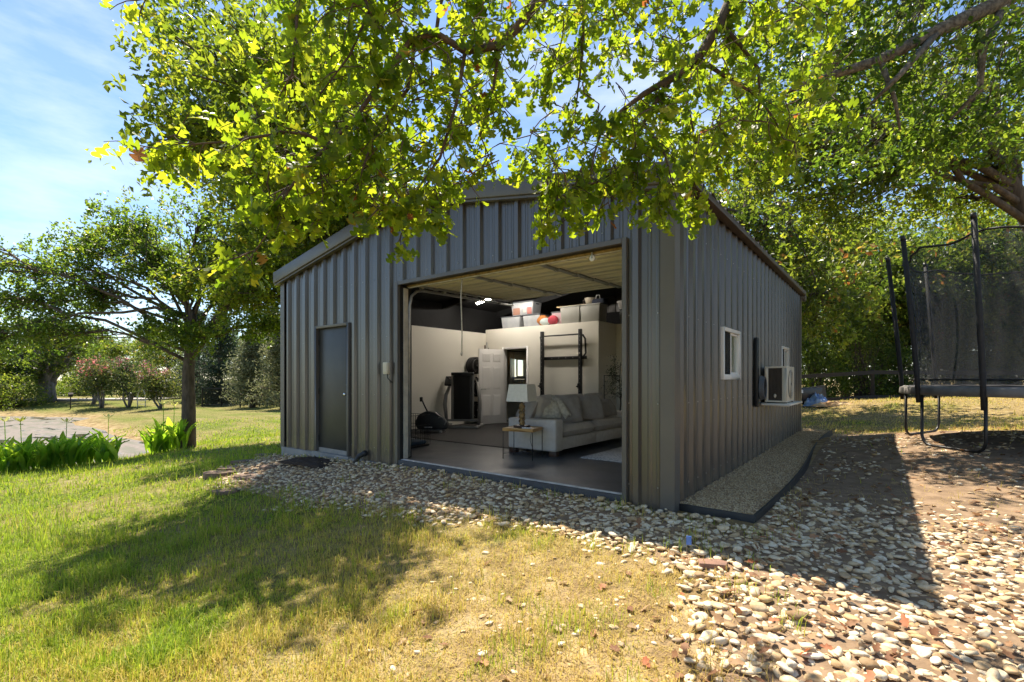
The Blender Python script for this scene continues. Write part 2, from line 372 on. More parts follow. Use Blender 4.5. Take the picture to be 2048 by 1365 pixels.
# polygon of the river rock in front and to the right of the shed
RP = [(-W - .5, .05)] + [tuple(PZ(px, py, z)[:2]) for px, py, z in [(395,962,-.46),(500,1003,-.42),(600,1030,-.38),(760,1058,-.36),(900,1072,-.34),(1020,1090,-.33),(1160,1122,-.32),(1290,1168,-.32),(1390,1205,-.31),(1400,1290,-.32)]]
RP += [(.9,-3.2),(1.3,-4.6),(5.8,-4.6),(7.5,0),(6.5,4.2),(3.9,6.3),(2.2,8.2),(.66,8.7),(.66,-.05),(-.2,-.05),(-.2,.05)]
RP = np.array(RP)
def polydist(x, y, P):
    """signed distance, positive inside"""
    x = np.asarray(x, float).ravel(); y = np.asarray(y, float).ravel(); d = np.full(len(x), 1e9); ins = np.zeros(len(x), bool)
    for i in range(len(P)):
        a = P[i]; b = P[(i+1) % len(P)]; e = b - a; t = np.clip(((x-a[0])*e[0] + (y-a[1])*e[1]) / (e @ e + 1e-12), 0, 1)
        d = np.minimum(d, np.hypot(x-a[0]-t*e[0], y-a[1]-t*e[1]))
        c = ((a[1] > y) != (b[1] > y)) & (x < (b[0]-a[0])*(y-a[1])/(b[1]-a[1]+1e-12) + a[0]); ins ^= c
    return np.where(ins, d, -d)
def zones(x, y):
    """grass cover, greenness, and river rock cover at a place"""
    x = np.asarray(x, float).ravel(); y = np.asarray(y, float).ravel()
    pdist = polydist(x, y, RP) + (vnoise(x, y, 1.3, 21) - .5) * .7 * np.where(x < 1.0, sstep(-.35, -1.1, y), 1)
    pdist = np.where((x > -.4) & (x < 1.3) & (y > -.8) & (y < .6), np.maximum(pdist, .3), pdist)
    rock = sstep(-.12, .18, pdist)
    rear = sstep(.2, 2.0, y) * sstep(.3, .9, x)                     # thinner rock and more bare soil along the shed's side
    rock *= 1 - rear * (.45 + .53*sstep(.28, .50, vnoise(x, y, .8, 33)))
    rock *= 1 - .45*sstep(.58, .68, vnoise(x, y, .75, 35)) * sstep(.5, 1.2, x)
    east = sstep(.3, 1.4, x + .12*y + (vnoise(x, y, .5, 41)-.5)*1.2) * sstep(9.4, 7.9, .55*x + .83*y + (vnoise(x, y, .4, 43)-.5)*1.5)
    bare = np.maximum(sstep(.05, .6, pdist + .15), east)
    # worn soil between lawn and rock, lower right
    worn = np.exp(-(((x - .35)/1.1)**2 + ((y + 2.4)/1.0)**2)) * 1.05
    pat = vnoise(x, y, 1.1, 51); fine = vnoise(x, y, 5.0, 57, 3)
    grass = np.clip(1 - bare, 0, 1) * (1 - np.clip(worn*.95, 0, .74)) * (.60 + .4*sstep(.36, .60, .6*pat + .4*fine))
    west = sstep(1.0, -7.0, x + .35*y)
    lush = np.clip(sstep(.50, .74, .62*pat + .38*fine) * .75 + west * .85 + .05, 0, 1)
    return grass, lush, rock

M_ground, t, b = newmat('ground_soil_and_turf')
N = t.nodes.new; K = t.links.new
def attr(nm): a = N('ShaderNodeAttribute'); a.attribute_name = nm; return a.outputs['Fac']
def noise(sc, det=6, vec=None):
    n = N('ShaderNodeTexNoise'); n.inputs['Scale'].default_value = sc; n.inputs['Detail'].default_value = det
    K(vec or co.outputs['Object'], n.inputs['Vector']); return n.outputs['Fac']
def ramp(f, cs):
    r = N('ShaderNodeValToRGB'); e = r.color_ramp.elements
    while len(e) < len(cs): e.new(.5)
    for i, (p, c) in enumerate(cs): e[i].position = p; e[i].color = (*c, 1)
    K(f, r.inputs['Fac']); return r.outputs['Color']
def mixc(f, a, bb):
    m = N('ShaderNodeMixRGB'); K(f, m.inputs['Fac']); K(a, m.inputs['Color1']); K(bb, m.inputs['Color2']); return m.outputs['Color']
co = N('ShaderNodeTexCoord')
soil = ramp(noise(3.5, 9), [(.30, (.15, .092, .045)), (.5, (.30, .205, .105)), (.72, (.45, .345, .20))])
dry = ramp(noise(16, 8), [(.34, (.085, .060, .026)), (.52, (.24, .18, .07)), (.72, (.42, .34, .15))])
grn = ramp(noise(20, 8), [(.34, (.038, .050, .012)), (.52, (.12, .145, .026)), (.72, (.28, .29, .06))])
turf = mixc(attr('lush'), dry, grn)
col = mixc(attr('grass'), soil, turf)
K(col, b.inputs['Base Color']); b.inputs['Roughness'].default_value = .95; b.inputs['Specular IOR Level'].default_value = .1
bp = N('ShaderNodeBump'); bp.inputs['Strength'].default_value = .9; bp.inputs['Distance'].default_value = .03
K(noise(38, 8), bp.inputs['Height']); K(bp.outputs['Normal'], b.inputs['Normal'])

gx = axis(-600, -14, 7, 600, .13); gy = axis(-600, -6.5, 9, 600, .13)
GX, GY = np.meshgrid(gx, gy); GZ = tz(GX, GY)
nx, ny = len(gx), len(gy)
idx = np.arange(nx*ny).reshape(ny, nx)
GF = np.c_[idx[:-1,:-1].ravel(), idx[:-1,1:].ravel(), idx[1:,1:].ravel(), idx[1:,:-1].ravel()]
zg, zl, zr = zones(GX, GY)
zg = zg * (1 - .85*sstep(POND_Z + .30, POND_Z + .03, GZ.ravel()))
gm = np_mesh('ground', np.c_[GX.ravel(), GY.ravel(), GZ.ravel()], GF, M_ground, True, {'grass': zg, 'lush': zl})
tag(link('ground', gm), 'sunlit lawn and bare soil sloping down to the pond', None, None, 'structure')

# ------------------------------------------------------------------ pond
M_pond, t, b = newmat('pond_algae_film'); N = t.nodes.new; K = t.links.new
co = N('ShaderNodeTexCoord')
mpn = N('ShaderNodeMapping'); mpn.inputs['Scale'].default_value = (.35, 1.0, 1); mpn.inputs['Rotation'].default_value = (0, 0, .65); K(co.outputs['Object'], mpn.inputs['Vector'])
film = ramp(noise(5, 10), [(.3, (.090, .068, .050)), (.6, (.145, .115, .090)), (.8, (.18, .150, .120))])
open_ = ramp(noise(1.2, 9, mpn.outputs['Vector']), [(.54, (0, 0, 0)), (.62, (1, 1, 1))])
scum = ramp(noise(2.6, 10, mpn.outputs['Vector']), [(.47, (0, 0, 0)), (.60, (.75, .75, .75))]); olive = N('ShaderNodeRGB'); olive.outputs[0].default_value = (.062, .066, .030, 1); film = mixc(scum, film, olive.outputs[0])
wat = N('ShaderNodeRGB'); wat.outputs[0].default_value = (.05, .05, .035, 1)
K(mixc(open_, film, wat.outputs[0]), b.inputs['Base Color'])
mr = N('ShaderNodeMapRange'); mr.inputs['To Min'].default_value = .75; mr.inputs['To Max'].default_value = .12; K(open_, mr.inputs['Value']); K(mr.outputs['Result'], b.inputs['Roughness'])
bp = N('ShaderNodeBump'); bp.inputs['Strength'].default_value = .25; bp.inputs['Distance'].default_value = .02; K(noise(14, 5), bp.inputs['Height']); K(bp.outputs['Normal'], b.inputs['Normal'])
pc = [PZ(320, 905, POND_Z), PZ(-900, 900, POND_Z)]
PV = [(-14, -4, POND_Z), (-16, 3.5, POND_Z), (-55, 12, POND_Z), (-62, -30, POND_Z), (-30, -34, POND_Z)]
tag(link('pond', np_mesh('pond', PV, [[4,3,0],[3,2,1],[3,1,0]], M_pond)), 'shallow pond with a pale tan film of algae', None, None, 'structure')

# ------------------------------------------------------------------ river rock
rng = np.random.default_rng(7)
def ico(sub):
    bm = bmesh.new(); bmesh.ops.create_icosphere(bm, subdivisions=sub, radius=1.0)
    bm.verts.ensure_lookup_table(); V = np.array([v.co[:] for v in bm.verts]); F = np.array([[v.index for v in f.verts] for f in bm.faces]); bm.free(); return V, F
def stone_variants(sub, n, seed):
    r = np.random.default_rng(seed); V0, F = ico(sub); res = []
    for i in range(n):
        V = V0.copy()
        for k in range(8):                                           # flattened facets, as water-worn limestone
            d = r.normal(size=3); d /= np.linalg.norm(d); h = r.uniform(.46, .76); s = V @ d
            V -= np.outer(np.maximum(s - h, 0), d) * .85
        V *= 1 + r.normal(size=(len(V), 1)) * .05
        V *= np.array([1.0, r.uniform(.55, .82), r.uniform(.25, .42)]); res.append(V * .5)
    return res, F
SV, SF = stone_variants(2, 7, 3); SV0, SF0 = stone_variants(1, 5, 4)
def rotmats(yaw, tx, ty):
    c, s = np.cos(yaw), np.sin(yaw); cx, sx = np.cos(tx), np.sin(tx); cy_, sy = np.cos(ty), np.sin(ty); n = len(yaw)
    Rz = np.zeros((n,3,3)); Rz[:,0,0]=c; Rz[:,0,1]=-s; Rz[:,1,0]=s; Rz[:,1,1]=c; Rz[:,2,2]=1
    Rx = np.zeros((n,3,3)); Rx[:,0,0]=1; Rx[:,1,1]=cx; Rx[:,1,2]=-sx; Rx[:,2,1]=sx; Rx[:,2,2]=cx
    Ry = np.zeros((n,3,3)); Ry[:,1,1]=1; Ry[:,0,0]=cy_; Ry[:,0,2]=sy; Ry[:,2,0]=-sy; Ry[:,2,2]=cy_
    return Rz @ Rx @ Ry
ROCKCOL = [(0, (.24, .16, .09)), (.06, (.42, .29, .155)), (.22, (.58, .45, .28)), (.5, (.66, .545, .375)), (.85, (.74, .655, .50)), (.96, (.56, .39, .19)), (1, (.36, .27, .18))]
def rockmat(name, obj):
    m, t, b = newmat(name); N = t.nodes.new; K = t.links.new
    if obj: f = N('ShaderNodeObjectInfo').outputs['Random']
    else: a = N('ShaderNodeAttribute'); a.attribute_name = 'rnd'; f = a.outputs['Fac']
    r = N('ShaderNodeValToRGB'); e = r.color_ramp.elements
    while len(e) < len(ROCKCOL): e.new(.5)
    for i, (p, c) in enumerate(ROCKCOL): e[i].position = p; e[i].color = (*c, 1)
    K(f, r.inputs['Fac'])
    co = N('ShaderNodeTexCoord'); n = N('ShaderNodeTexNoise'); n.inputs['Scale'].default_value = 3.0 if obj else 34; n.inputs['Detail'].default_value = 6; K(co.outputs['Object'], n.inputs['Vector'])
    r2 = N('ShaderNodeValToRGB'); r2.color_ramp.elements[0].position = .33; r2.color_ramp.elements[0].color = (.74, .63, .50, 1); r2.color_ramp.elements[1].position = .55; r2.color_ramp.elements[1].color = (1, 1, 1, 1)
    K(n.outputs['Fac'], r2.inputs['Fac'])
    mu = N('ShaderNodeMixRGB'); mu.blend_type = 'MULTIPLY'; mu.inputs['Fac'].default_value = .8; K(r.outputs['Color'], mu.inputs['Color1']); K(r2.outputs['Color'], mu.inputs['Color2'])
    K(mu.outputs['Color'], b.inputs['Base Color']); b.inputs['Roughness'].default_value = .85; b.inputs['Specular IOR Level'].default_value = .25
    bp = N('ShaderNodeBump'); bp.inputs['Strength'].default_value = .45; bp.inputs['Distance'].default_value = .006
    K(n.outputs['Fac'], bp.inputs['Height']); K(bp.outputs['Normal'], b.inputs['Normal']); return m
M_rock = rockmat('river_rock', False); M_rockobj = rockmat('river_rock_single', True)
M_bedsoil = pmat('rock_bed_soil', (.17, .11, .062), (.28, .19, .115), 7, 1, 0, .8, 40)

# soil sheet under the rock
bxs = np.arange(-8.4, 8.0, .16); bys = np.arange(-5.0, 9.0, .16); BX, BY = np.meshgrid(bxs, bys)
inside = (polydist(BX, BY, RP) > .05).reshape(BX.shape)
bidx = np.arange(BX.size).reshape(BX.shape)
q = inside[:-1,:-1] & inside[:-1,1:] & inside[1:,1:] & inside[1:,:-1]
BF = np.c_[bidx[:-1,:-1][q], bidx[:-1,1:][q], bidx[1:,1:][q], bidx[1:,:-1][q]]
used, BFi = np.unique(BF, return_inverse=True); BFi = BFi.reshape(BF.shape)
BV = np.c_[BX.ravel()[used], BY.ravel()[used], tz(BX.ravel()[used], BY.ravel()[used]) + .006]
rock_bed = link('rock_bed', np_mesh('rock_bed', BV, BFi, M_bedsoil, True)); tag(rock_bed, 'bed of pale river rock around the shed', None, None, 'structure')

def scatter(poly_lo, poly_hi, s, fn):
    xs = np.arange(poly_lo[0], poly_hi[0], s); ys = np.arange(poly_lo[1], poly_hi[1], s); X, Y = np.meshgrid(xs, ys)
    X = X.ravel() + rng.uniform(-.5, .5, X.size)*s; Y = Y.ravel() + rng.uniform(-.5, .5, Y.size)*s
    k = fn(X, Y); return X[k], Y[k]
def rockpick(X, Y):
    g, l, r = zones(X, Y); a = rng.random(len(X)) < r*1.0
    a &= ~((X > -W-.03) & (X < .75) & (Y > -.04) & (Y < D)); 
    px, py, dd = proj(np.c_[X, Y, np.full(len(X), -.2)])
    a &= (dd > 1.2) & (px > -250) & (px < 2350); return a
rx, ry = scatter((-8.6, -4.6), (7, 8.6), .057, rockpick)
n2 = scatter((-8.2, -4.6), (5, 4), .092, rockpick)
rx = np.r_[rx, n2[0]]; ry = np.r_[ry, n2[1]]; lay = np.r_[np.zeros(len(rx)-len(n2[0])), np.ones(len(n2[0]))]
# strays lying in the worn lawn
sx = rng.normal(.45, .85, 300); sy = rng.normal(-2.3, .75, 300); g_, l_, r_ = zones(sx, sy); k = (r_ < .3) & ~((sx < .1) & (sy > -.4))
rx = np.r_[rx, sx[k]]; ry = np.r_[ry, sy[k]]; lay = np.r_[lay, np.zeros(k.sum())]
n = len(rx); big = sstep(-.2, -2.2, ry) * sstep(-.5, 1.2, rx)
rsz = np.clip(rng.lognormal(math.log(.066), .34, n), .032, .13) * (1 + .12*big)
rsz = np.where(lay > 0, rsz*.95, rsz); rsz[-int(k.sum()):] *= .62
rz = tz(rx, ry) + rsz*rng.uniform(-.06, .12, n) + lay*.028*rng.uniform(.5, 1.2, n)
RM = rotmats(rng.uniform(0, 6.28, n), rng.normal(0, .20, n), rng.normal(0, .20, n))
ppx, ppy, pdp = proj(np.c_[rx, ry, rz])
vis = (ppx > 0) & (ppx < 2048) & (ppy < 1365) & (pdp > .5)
score = np.where(vis, rsz / np.maximum(pdp, .1), 0); order = np.argsort(-score); top = set(order[:300].tolist())
stone_me = []
for i, V in enumerate(SV): stone_me.append(np_mesh('pebble', V, SF, M_rockobj, True))
for i in order[:300]:
    o = link('pebble', stone_me[i % len(SV)], rock_bed)
    o.matrix_world = Matrix.Translation((rx[i], ry[i], rz[i])) @ Matrix(RM[i].tolist()).to_4x4() @ Matrix.Diagonal((rsz[i], rsz[i], rsz[i], 1))
def join_inst(Vs, F, pos, R, sc, var, rnd):
    AV, AF, AR = [], [], []; off = 0
    for vi, V in enumerate(Vs):
        k = np.where(var == vi)[0]
        if len(k) == 0: continue
        P = np.einsum('nij,vj->nvi', R[k], V) * sc[k][:, None, None] + pos[k][:, None, :]
        AV.append(P.reshape(-1, 3)); AF.append((F[None] + (np.arange(len(k))*len(V))[:, None, None] + off).reshape(-1, F.shape[1])); AR.append(np.repeat(rnd[k], len(V))); off += P.shape[0]*P.shape[1]
    return np.concatenate(AV), np.concatenate(AF), np.concatenate(AR)
rest = np.array([i for i in range(n) if i not in top]); near = rest[pdp[rest] < 5.2]; farr = rest[pdp[rest] >= 5.2]
pos = np.c_[rx, ry, rz]; rnd = rng.random(n)
V1, F1, R1 = join_inst(SV, SF, pos[near], RM[near], rsz[near], near % len(SV), rnd[near])
V2, F2, R2 = join_inst(SV0, SF0, pos[farr], RM[farr], rsz[farr], farr % len(SV0), rnd[farr])
tag(link('pebbles', np_mesh('pebbles', np.r_[V1, V2], np.r_[F1, F2 + len(V1)], M_rock, True, {'rnd': np.r_[R1, R2]}), rock_bed), None, None, None, 'stuff')

# ------------------------------------------------------------------ gravel strip along the shed's side
gp = empty('gravel_path', (0, 0, 0)); tag(gp, 'narrow strip of tan pea gravel beside the shed in black edging', None, None, 'structure')
M_gravelbase = pmat('pea_gravel_bed', (.38, .28, .18), (.22, .16, .10), 60, 1, 0, 1.0, 130)
mb = MB(); ys = np.linspace(.10, 8.9, 40)
zt = lambda y: -.035 + .0035*y
xo = lambda y: .70 + .06*math.sin(y*.7) - .012*y
for i in range(39):
    a, b2 = ys[i], ys[i+1]; mb.add([(.01, a, zt(a)), (xo(a), a, zt(a)-.012), (xo(b2), b2, zt(b2)-.012), (.01, b2, zt(b2))], [[0,1,2,3]])
mb.build('gravel_bed', M_gravelbase, gp)
mb = MB()
for i in range(39):
    a, b2 = ys[i], ys[i+1]; x0, x1 = xo(a), xo(b2); t0, t1 = zt(a)+.012, zt(b2)+.012
    mb.add([(x0,a,t0),(x0+.022,a,t0),(x0+.03,a,t0-.26),(x0,a,t0-.26),(x1,b2,t1),(x1+.022,b2,t1),(x1+.03,b2,t1-.26),(x1,b2,t1-.26)], [[0,1,5,4],[1,2,6,5],[0,4,7,3]] + ([[0,3,2,1]] if i == 0 else []) + ([[4,5,6,7]] if i == 38 else []))
mb.build('edging_strip', M_rubblack, gp)
mb = MB(); mb.box(.045, xo(.1)+.022, .078, .099, -.27, -.022); mb.build('edging_end', M_rubblack, gp, .004)
gxx = rng.uniform(.02, .74, 21000); gyy = .1 + 8.75*rng.random(21000)**1.25; k = gxx < np.array([xo(v) for v in gyy]) - .005; gxx, gyy = gxx[k], gyy[k]; ng = len(gxx)
OV = np.array([[1,0,0],[-1,0,0],[0,.8,0],[0,-.8,0],[0,0,.6],[0,0,-.6]], float)*.5; OF = np.array([[0,2,4],[2,1,4],[1,3,4],[3,0,4],[2,0,5],[1,2,5],[3,1,5],[0,3,5]])
gs = rng.uniform(.013, .026, ng)
Vg, Fg, Rg = join_inst([OV], OF, np.c_[gxx, gyy, [zt(v) for v in gyy] + rng.uniform(0, .006, ng) - .012*gxx/.7], rotmats(rng.uniform(0,6.28,ng), rng.normal(0,.5,ng), rng.normal(0,.5,ng)), gs, np.zeros(ng, int), rng.random(ng))
M_pea, t, b = newmat('pea_gravel'); N = t.nodes.new; K = t.links.new
K(ramp(attr('rnd'), [(0, (.26, .155, .075)), (.3, (.50, .34, .175)), (.6, (.63, .46, .26)), (.85, (.72, .59, .38)), (1, (.32, .20, .10))]), b.inputs['Base Color']); b.inputs['Roughness'].default_value = .9
tag(link('pea_gravel', np_mesh('pea_gravel', Vg, Fg, M_pea, True, {'rnd': Rg}), gp), None, None, None, 'stuff')

# ------------------------------------------------------------------ grass
M_grass = leafmat('grass_blades', [(0, (.56, .43, .18)), (.35, (.53, .435, .12)), (.6, (.34, .36, .05)), (1, (.165, .255, .024))], .42,
                  [(0, (.68, .54, .22)), (.35, (.68, .58, .15)), (.6, (.55, .60, .07)), (1, (.36, .54, .045))], .6)
def blades(X, Y, hh, ww, lush, seg):
    n = len(X); r = rng; a = r.uniform(0, 6.28, n); lean = r.normal(0, .55, n) + (lush < .35)*r.normal(0, .5, n); d = np.c_[np.cos(a), np.sin(a), np.zeros(n)]; s = np.c_[-np.sin(a), np.cos(a), np.zeros(n)]
    base = np.c_[X, Y, tz(X, Y) - .004]; up = np.c_[np.zeros(n), np.zeros(n), np.ones(n)]
    tip = base + up*(hh*np.cos(lean*.8))[:,None] + d*(hh*np.sin(lean)*1.1)[:,None]
    b0 = base - s*ww[:,None]/2; b1 = base + s*ww[:,None]/2
    c = np.clip(lush + r.normal(0, .24, n), 0, 1)
    if seg:
        mid = base + up*(hh*.55)[:,None] + d*(hh*np.sin(lean)*.35)[:,None]
        m0 = mid - s*ww[:,None]*.4; m1 = mid + s*ww[:,None]*.4
        V = np.stack([b0, b1, m0, m1, tip], 1).reshape(-1, 3); k = np.arange(n)[:,None]*5
        F = np.concatenate([k + [0,1,3], k + [0,3,2], k + [2,3,4]]); return V, F, np.repeat(c, 5)
    V = np.stack([b0, b1, tip], 1).reshape(-1, 3); k = np.arange(n)[:,None]*3
    return V, k + [0,1,2], np.repeat(c, 3)
def seed_grass(n, d0, d1, pxlo=-800, pxhi=2250):
    u = rng.uniform((pxlo-CX)/FPX, (pxhi-CX)/FPX, n); dd = d0*(d1/d0)**rng.random(n)
    xy = np.array([CAM.x, CAM.y]) + (u*dd)[:,None]*RIGHT + dd[:,None]*FWD
    return xy[:,0], xy[:,1], dd
GVs, GFs, GRs = [], [], []; off = 0
for (n, d0, d1, seg, h0, w0) in [(240000, 1.9, 5.2, True, .040, .0046), (190000, 5.0, 24, False, .050, .012)]:
    X, Y, dd = seed_grass(n, d0, d1)
    g, l, r = zones(X, Y); k = rng.random(n) < (g*.96 + .03*(1-g)*(r < .98))
    k &= ~((X > -W-.05) & (X < .78) & (Y > -.12) & (Y < D+.1)) & (tz(X, Y, False) > POND_Z + .03)
    X, Y, dd, g, l = X[k], Y[k], dd[k], g[k], l[k]; tall = .35 + 1.5*vnoise(X, Y, 2.8, 77, 3)**1.5*1.6
    hh = h0 * tall * rng.lognormal(0, .35, len(X)) * (.75 + .5*l); ww = w0 * rng.uniform(.7, 1.3, len(X)) * (np.ones(len(X)) if seg else np.clip(dd/7.0, .8, 3))
    V, F, R = blades(X, Y, hh, ww, l, seg); GVs.append(V); GFs.append(F + off); GRs.append(R); off += len(V)
# dry straw lying flat on the worn soil
X, Y, dd = seed_grass(60000, 1.9, 6.0); g, l, r = zones(X, Y); k = (rng.random(len(X)) < .30 + .5*sstep(.75, .3, g)) & (r < .25) & ~((X > -W-.05) & (X < .78) & (Y > -.12))
X, Y = X[k], Y[k]; n_ = len(X); a_ = rng.uniform(0, 6.28, n_); ln_ = rng.uniform(.02, .075, n_); e_ = np.c_[X + np.cos(a_)*ln_, Y + np.sin(a_)*ln_]; wv = np.c_[-np.sin(a_), np.cos(a_)]*.0016
zb_ = tz(X, Y) + .004; ze_ = tz(e_[:,0], e_[:,1]) + rng.uniform(.003, .02, n_)
V = np.stack([np.c_[X-wv[:,0], Y-wv[:,1], zb_], np.c_[X+wv[:,0], Y+wv[:,1], zb_], np.c_[e_, ze_]], 1).reshape(-1, 3); F = np.arange(n_)[:,None]*3 + [0,1,2]
GVs.append(V); GFs.append(F + off); GRs.append(np.repeat(rng.uniform(0, .3, n_), 3)); off += len(V)
# tufts of taller weeds at the edge of the rock
tx, ty, tl = [], [], []
for px, py, k_ in [(660,1050,40),(700,1062,34),(560,1040,44),(980,1085,46),(1050,1100,40),(1100,1120,30),(1180,1135,36),(1260,1150,30),(820,1060,40),(1390,1130,44),(1420,1165,30),(900,1010,20),(760,1020,24),(690,985,20),(1520,1190,22),(1350,1150,24),(1310,1230,40),(1590,1310,30),(1480,1235,34),(430,1010,40),(500,985,40),(1560,1260,20)]:
    p = PZ(px, py, -.33); tx += list(rng.normal(p.x, .06, k_)); ty += list(rng.normal(p.y, .06, k_)); tl += [rng.uniform(.5, 1)]*k_
tx = np.array(tx); ty = np.array(ty)
V, F, R = blades(tx, ty, rng.uniform(.05, .14, len(tx)), np.full(len(tx), .0045), np.array(tl), True); GVs.append(V); GFs.append(F+off); GRs.append(R)
tag(link('lawn_grass', np_mesh('lawn_grass', np.concatenate(GVs), np.concatenate(GFs), M_grass, False, {'rnd': np.concatenate(GRs)})), 'short patchy lawn grass, part green and part dry', 'grass', None, 'stuff')

# ------------------------------------------------------------------ fallen leaves
M_litter = leafmat('dry_leaf', [(0, (.17, .075, .035)), (.4, (.30, .17, .085)), (.75, (.40, .28, .16)), (1, (.33, .10, .04))], .2, None, .7)
M_litterobj = leafmat('dry_leaf_single', [(0, (.17, .075, .035)), (.4, (.30, .17, .085)), (.75, (.40, .28, .16)), (1, (.33, .10, .04))], .2, None, .7, 'object')
def litter_variant(seed):
    r = np.random.default_rng(seed); ys_ = [0, .18, .36, .5, .66, .82, 1.0]; hw = [.02, .16, .12, .32, .2, .26, .02]
    V = []; 
    for y_, h_ in zip(ys_, hw):
        c = r.uniform(.08, .22); V += [(y_-.5, -h_, c*h_*2 + r.normal(0,.03)), (y_-.5, 0, .10*(y_-.5)**2 + r.normal(0,.01)), (y_-.5, h_, c*h_*2 + r.normal(0,.03))]
    F = []
    for i in range(6): a = i*3; F += [[a,a+1,a+4],[a,a+4,a+3],[a+1,a+2,a+5],[a+1,a+5,a+4]]
    return np.array(V), np.array(F)
LV = [litter_variant(i)[0] for i in range(4)]; LF = litter_variant(0)[1]
lx = np.r_[rng.uniform(.75, 9, 3600), rng.normal(1.4, 1.2, 200), rng.normal(.2, .9, 36)]; ly = np.r_[rng.uniform(-4, 11, 3600), rng.normal(-1.8, 1.2, 200), rng.normal(-2.4, .8, 36)]
k = ~((lx < .8) & (ly > -.1)) & (vnoise(lx, ly, .7, 61) + rng.normal(0, .12, len(lx)) > .44); lx, ly = lx[k], ly[k]; nl = len(lx)
lz = tz(lx, ly) + np.where(zones(lx, ly)[2] > .4, .045, .016); ls = rng.uniform(.045, .09, nl); LR = rotmats(rng.uniform(0,6.28,nl), rng.normal(0,.35,nl), rng.normal(0,.35,nl))
a, b_, c_ = proj(np.c_[lx, ly, lz]); sc_ = np.where((a > 0) & (a < 2048) & (b_ < 1365) & (c_ > .5), ls/np.maximum(c_, .1), 0); od = np.argsort(-sc_)
lit_me = [np_mesh('fallen_leaf', V, LF, M_litterobj, True) for V in LV]
Vl, Fl, Rl = join_inst(LV, LF, np.c_[lx, ly, lz][od[160:]], LR[od[160:]], ls[od[160:]], od[160:] % 4, rng.random(nl)[od[160:]])
litter = tag(link('leaf_litter', np_mesh('leaf_litter', Vl, Fl, M_litter, True, {'rnd': Rl})), 'brown fallen oak leaves strewn over rock and bare soil', 'leaves', None, 'stuff')
for i in od[:160]:
    o = link('fallen_leaf', lit_me[i % 4], litter)
    o.matrix_world = Matrix.Translation((lx[i], ly[i], lz[i])) @ Matrix(LR[i].tolist()).to_4x4() @ Matrix.Diagonal((ls[i], ls[i], ls[i], 1))
# ------------------------------------------------------------------ the metal shed
M_chrome = pmat('polished_knob', (.75, .73, .70), None, 5, .15, 1.0)
shed = empty('metal_shed', (0, 0, 0), 0, 'charcoal ribbed metal shed with its roll-up door open', 'shed')
KS = .1715
def zroof(x): return 3.89 - abs(x + W/2) * KS
PITCH = .3048
PROF = [(0,0),(.060,0),(.072,.006),(.094,.006),(.106,0),(.150,0),(.162,.006),(.184,.006),(.196,0),(.206,0),(.226,.040),(.282,.040),(.302,0)]
def panel_mesh(u0, u1, ztop, zbot, holes, place, name):
    """one ribbed sheet from u0 to u1 along a wall, cut round the openings; place(u, depth, z) -> point"""
    us = set([u0, u1]); 
    k0 = math.floor(u0 / PITCH) - 1
    for k in range(k0, math.ceil(u1 / PITCH) + 1):
        for (a, dpt_) in PROF:
            v = k*PITCH + a
            if u0 < v < u1: us.add(v)
    for h in holes:
        for v in (h[0], h[1]):
            if u0 < v < u1: us.add(v)
    us.add(-W/2) if (u0 < -W/2 < u1 and place is front_pt) else None
    us = sorted(us)
    def dep(u):
        a = u - math.floor(u / PITCH) * PITCH
        for i in range(len(PROF)-1):
            if PROF[i][0] <= a <= PROF[i+1][0]:
                t = (a-PROF[i][0])/(PROF[i+1][0]-PROF[i][0]); return PROF[i][1]*(1-t)+PROF[i+1][1]*t
        return 0.0
    mb = MB()
    for a, b in zip(us[:-1], us[1:]):
        if b - a < 1e-5: continue
        m = (a+b)/2; iv = [(zbot, None)]
        segs = [(zbot, 99)]
        for h in holes:
            if h[0] < m < h[1]:
                ns = []
                for (s0, s1) in segs:
                    if h[2] > s0: ns.append((s0, min(s1, h[2])))
                    if h[3] < s1: ns.append((max(s0, h[3]), s1))
                segs = ns
        for s0, s1 in segs:
            ta = min(s1, ztop(a)); tb = min(s1, ztop(b))
            if ta - s0 < .01: continue
            mb.add([place(a, dep(a), s0), place(b, dep(b), s0), place(b, dep(b), tb), place(a, dep(a), ta)], [[0,1,2,3]])
    return mb
front_pt = lambda u, d, z: (u, -d, z)
right_pt = lambda u, d, z: (d, u, z)
left_pt = lambda u, d, z: (-W - d, u, z)
back_pt = lambda u, d, z: (u, D + d, z)
GX0, GX1, GZ1 = -4.09, -.50, 2.60                # roll-up door opening
DX0, DX1, DZ1 = -6.39, -5.36, 2.13               # entry door opening
frontholes = [(GX0, GX1, -9, GZ1), (DX0, DX1, -9, DZ1)]
SW = [(1.71, 2.57, 1.20, 1.84), (5.87, 6.67, 1.20, 1.82)]
LW = [(6.56, 7.95, 1.12, 1.94)]
def wall(lo, hi, ztop, zbot, holes, place):
    u = lo; sheet = 3*PITCH
    while u < hi - .01:
        v = min(hi, (math.floor(u/sheet + 1e-6) + 1)*sheet)
        mb = panel_mesh(u, v, ztop, zbot, holes, place, 'wall_panel')
        if mb.f:
            o = mb.build('wall_panel', M_metal, shed)
        u = v
wall(-W+.08, -.08, lambda u: zroof(u)-.10, -.10, frontholes, front_pt)
wall(.08, D-.06, lambda u: 3.17, -.14, SW, right_pt)
wall(.08, D-.06, lambda u: 3.17, -.30, LW, left_pt)
wall(-W+.08, -.08, lambda u: zroof(u)-.10, -.30, [], back_pt)
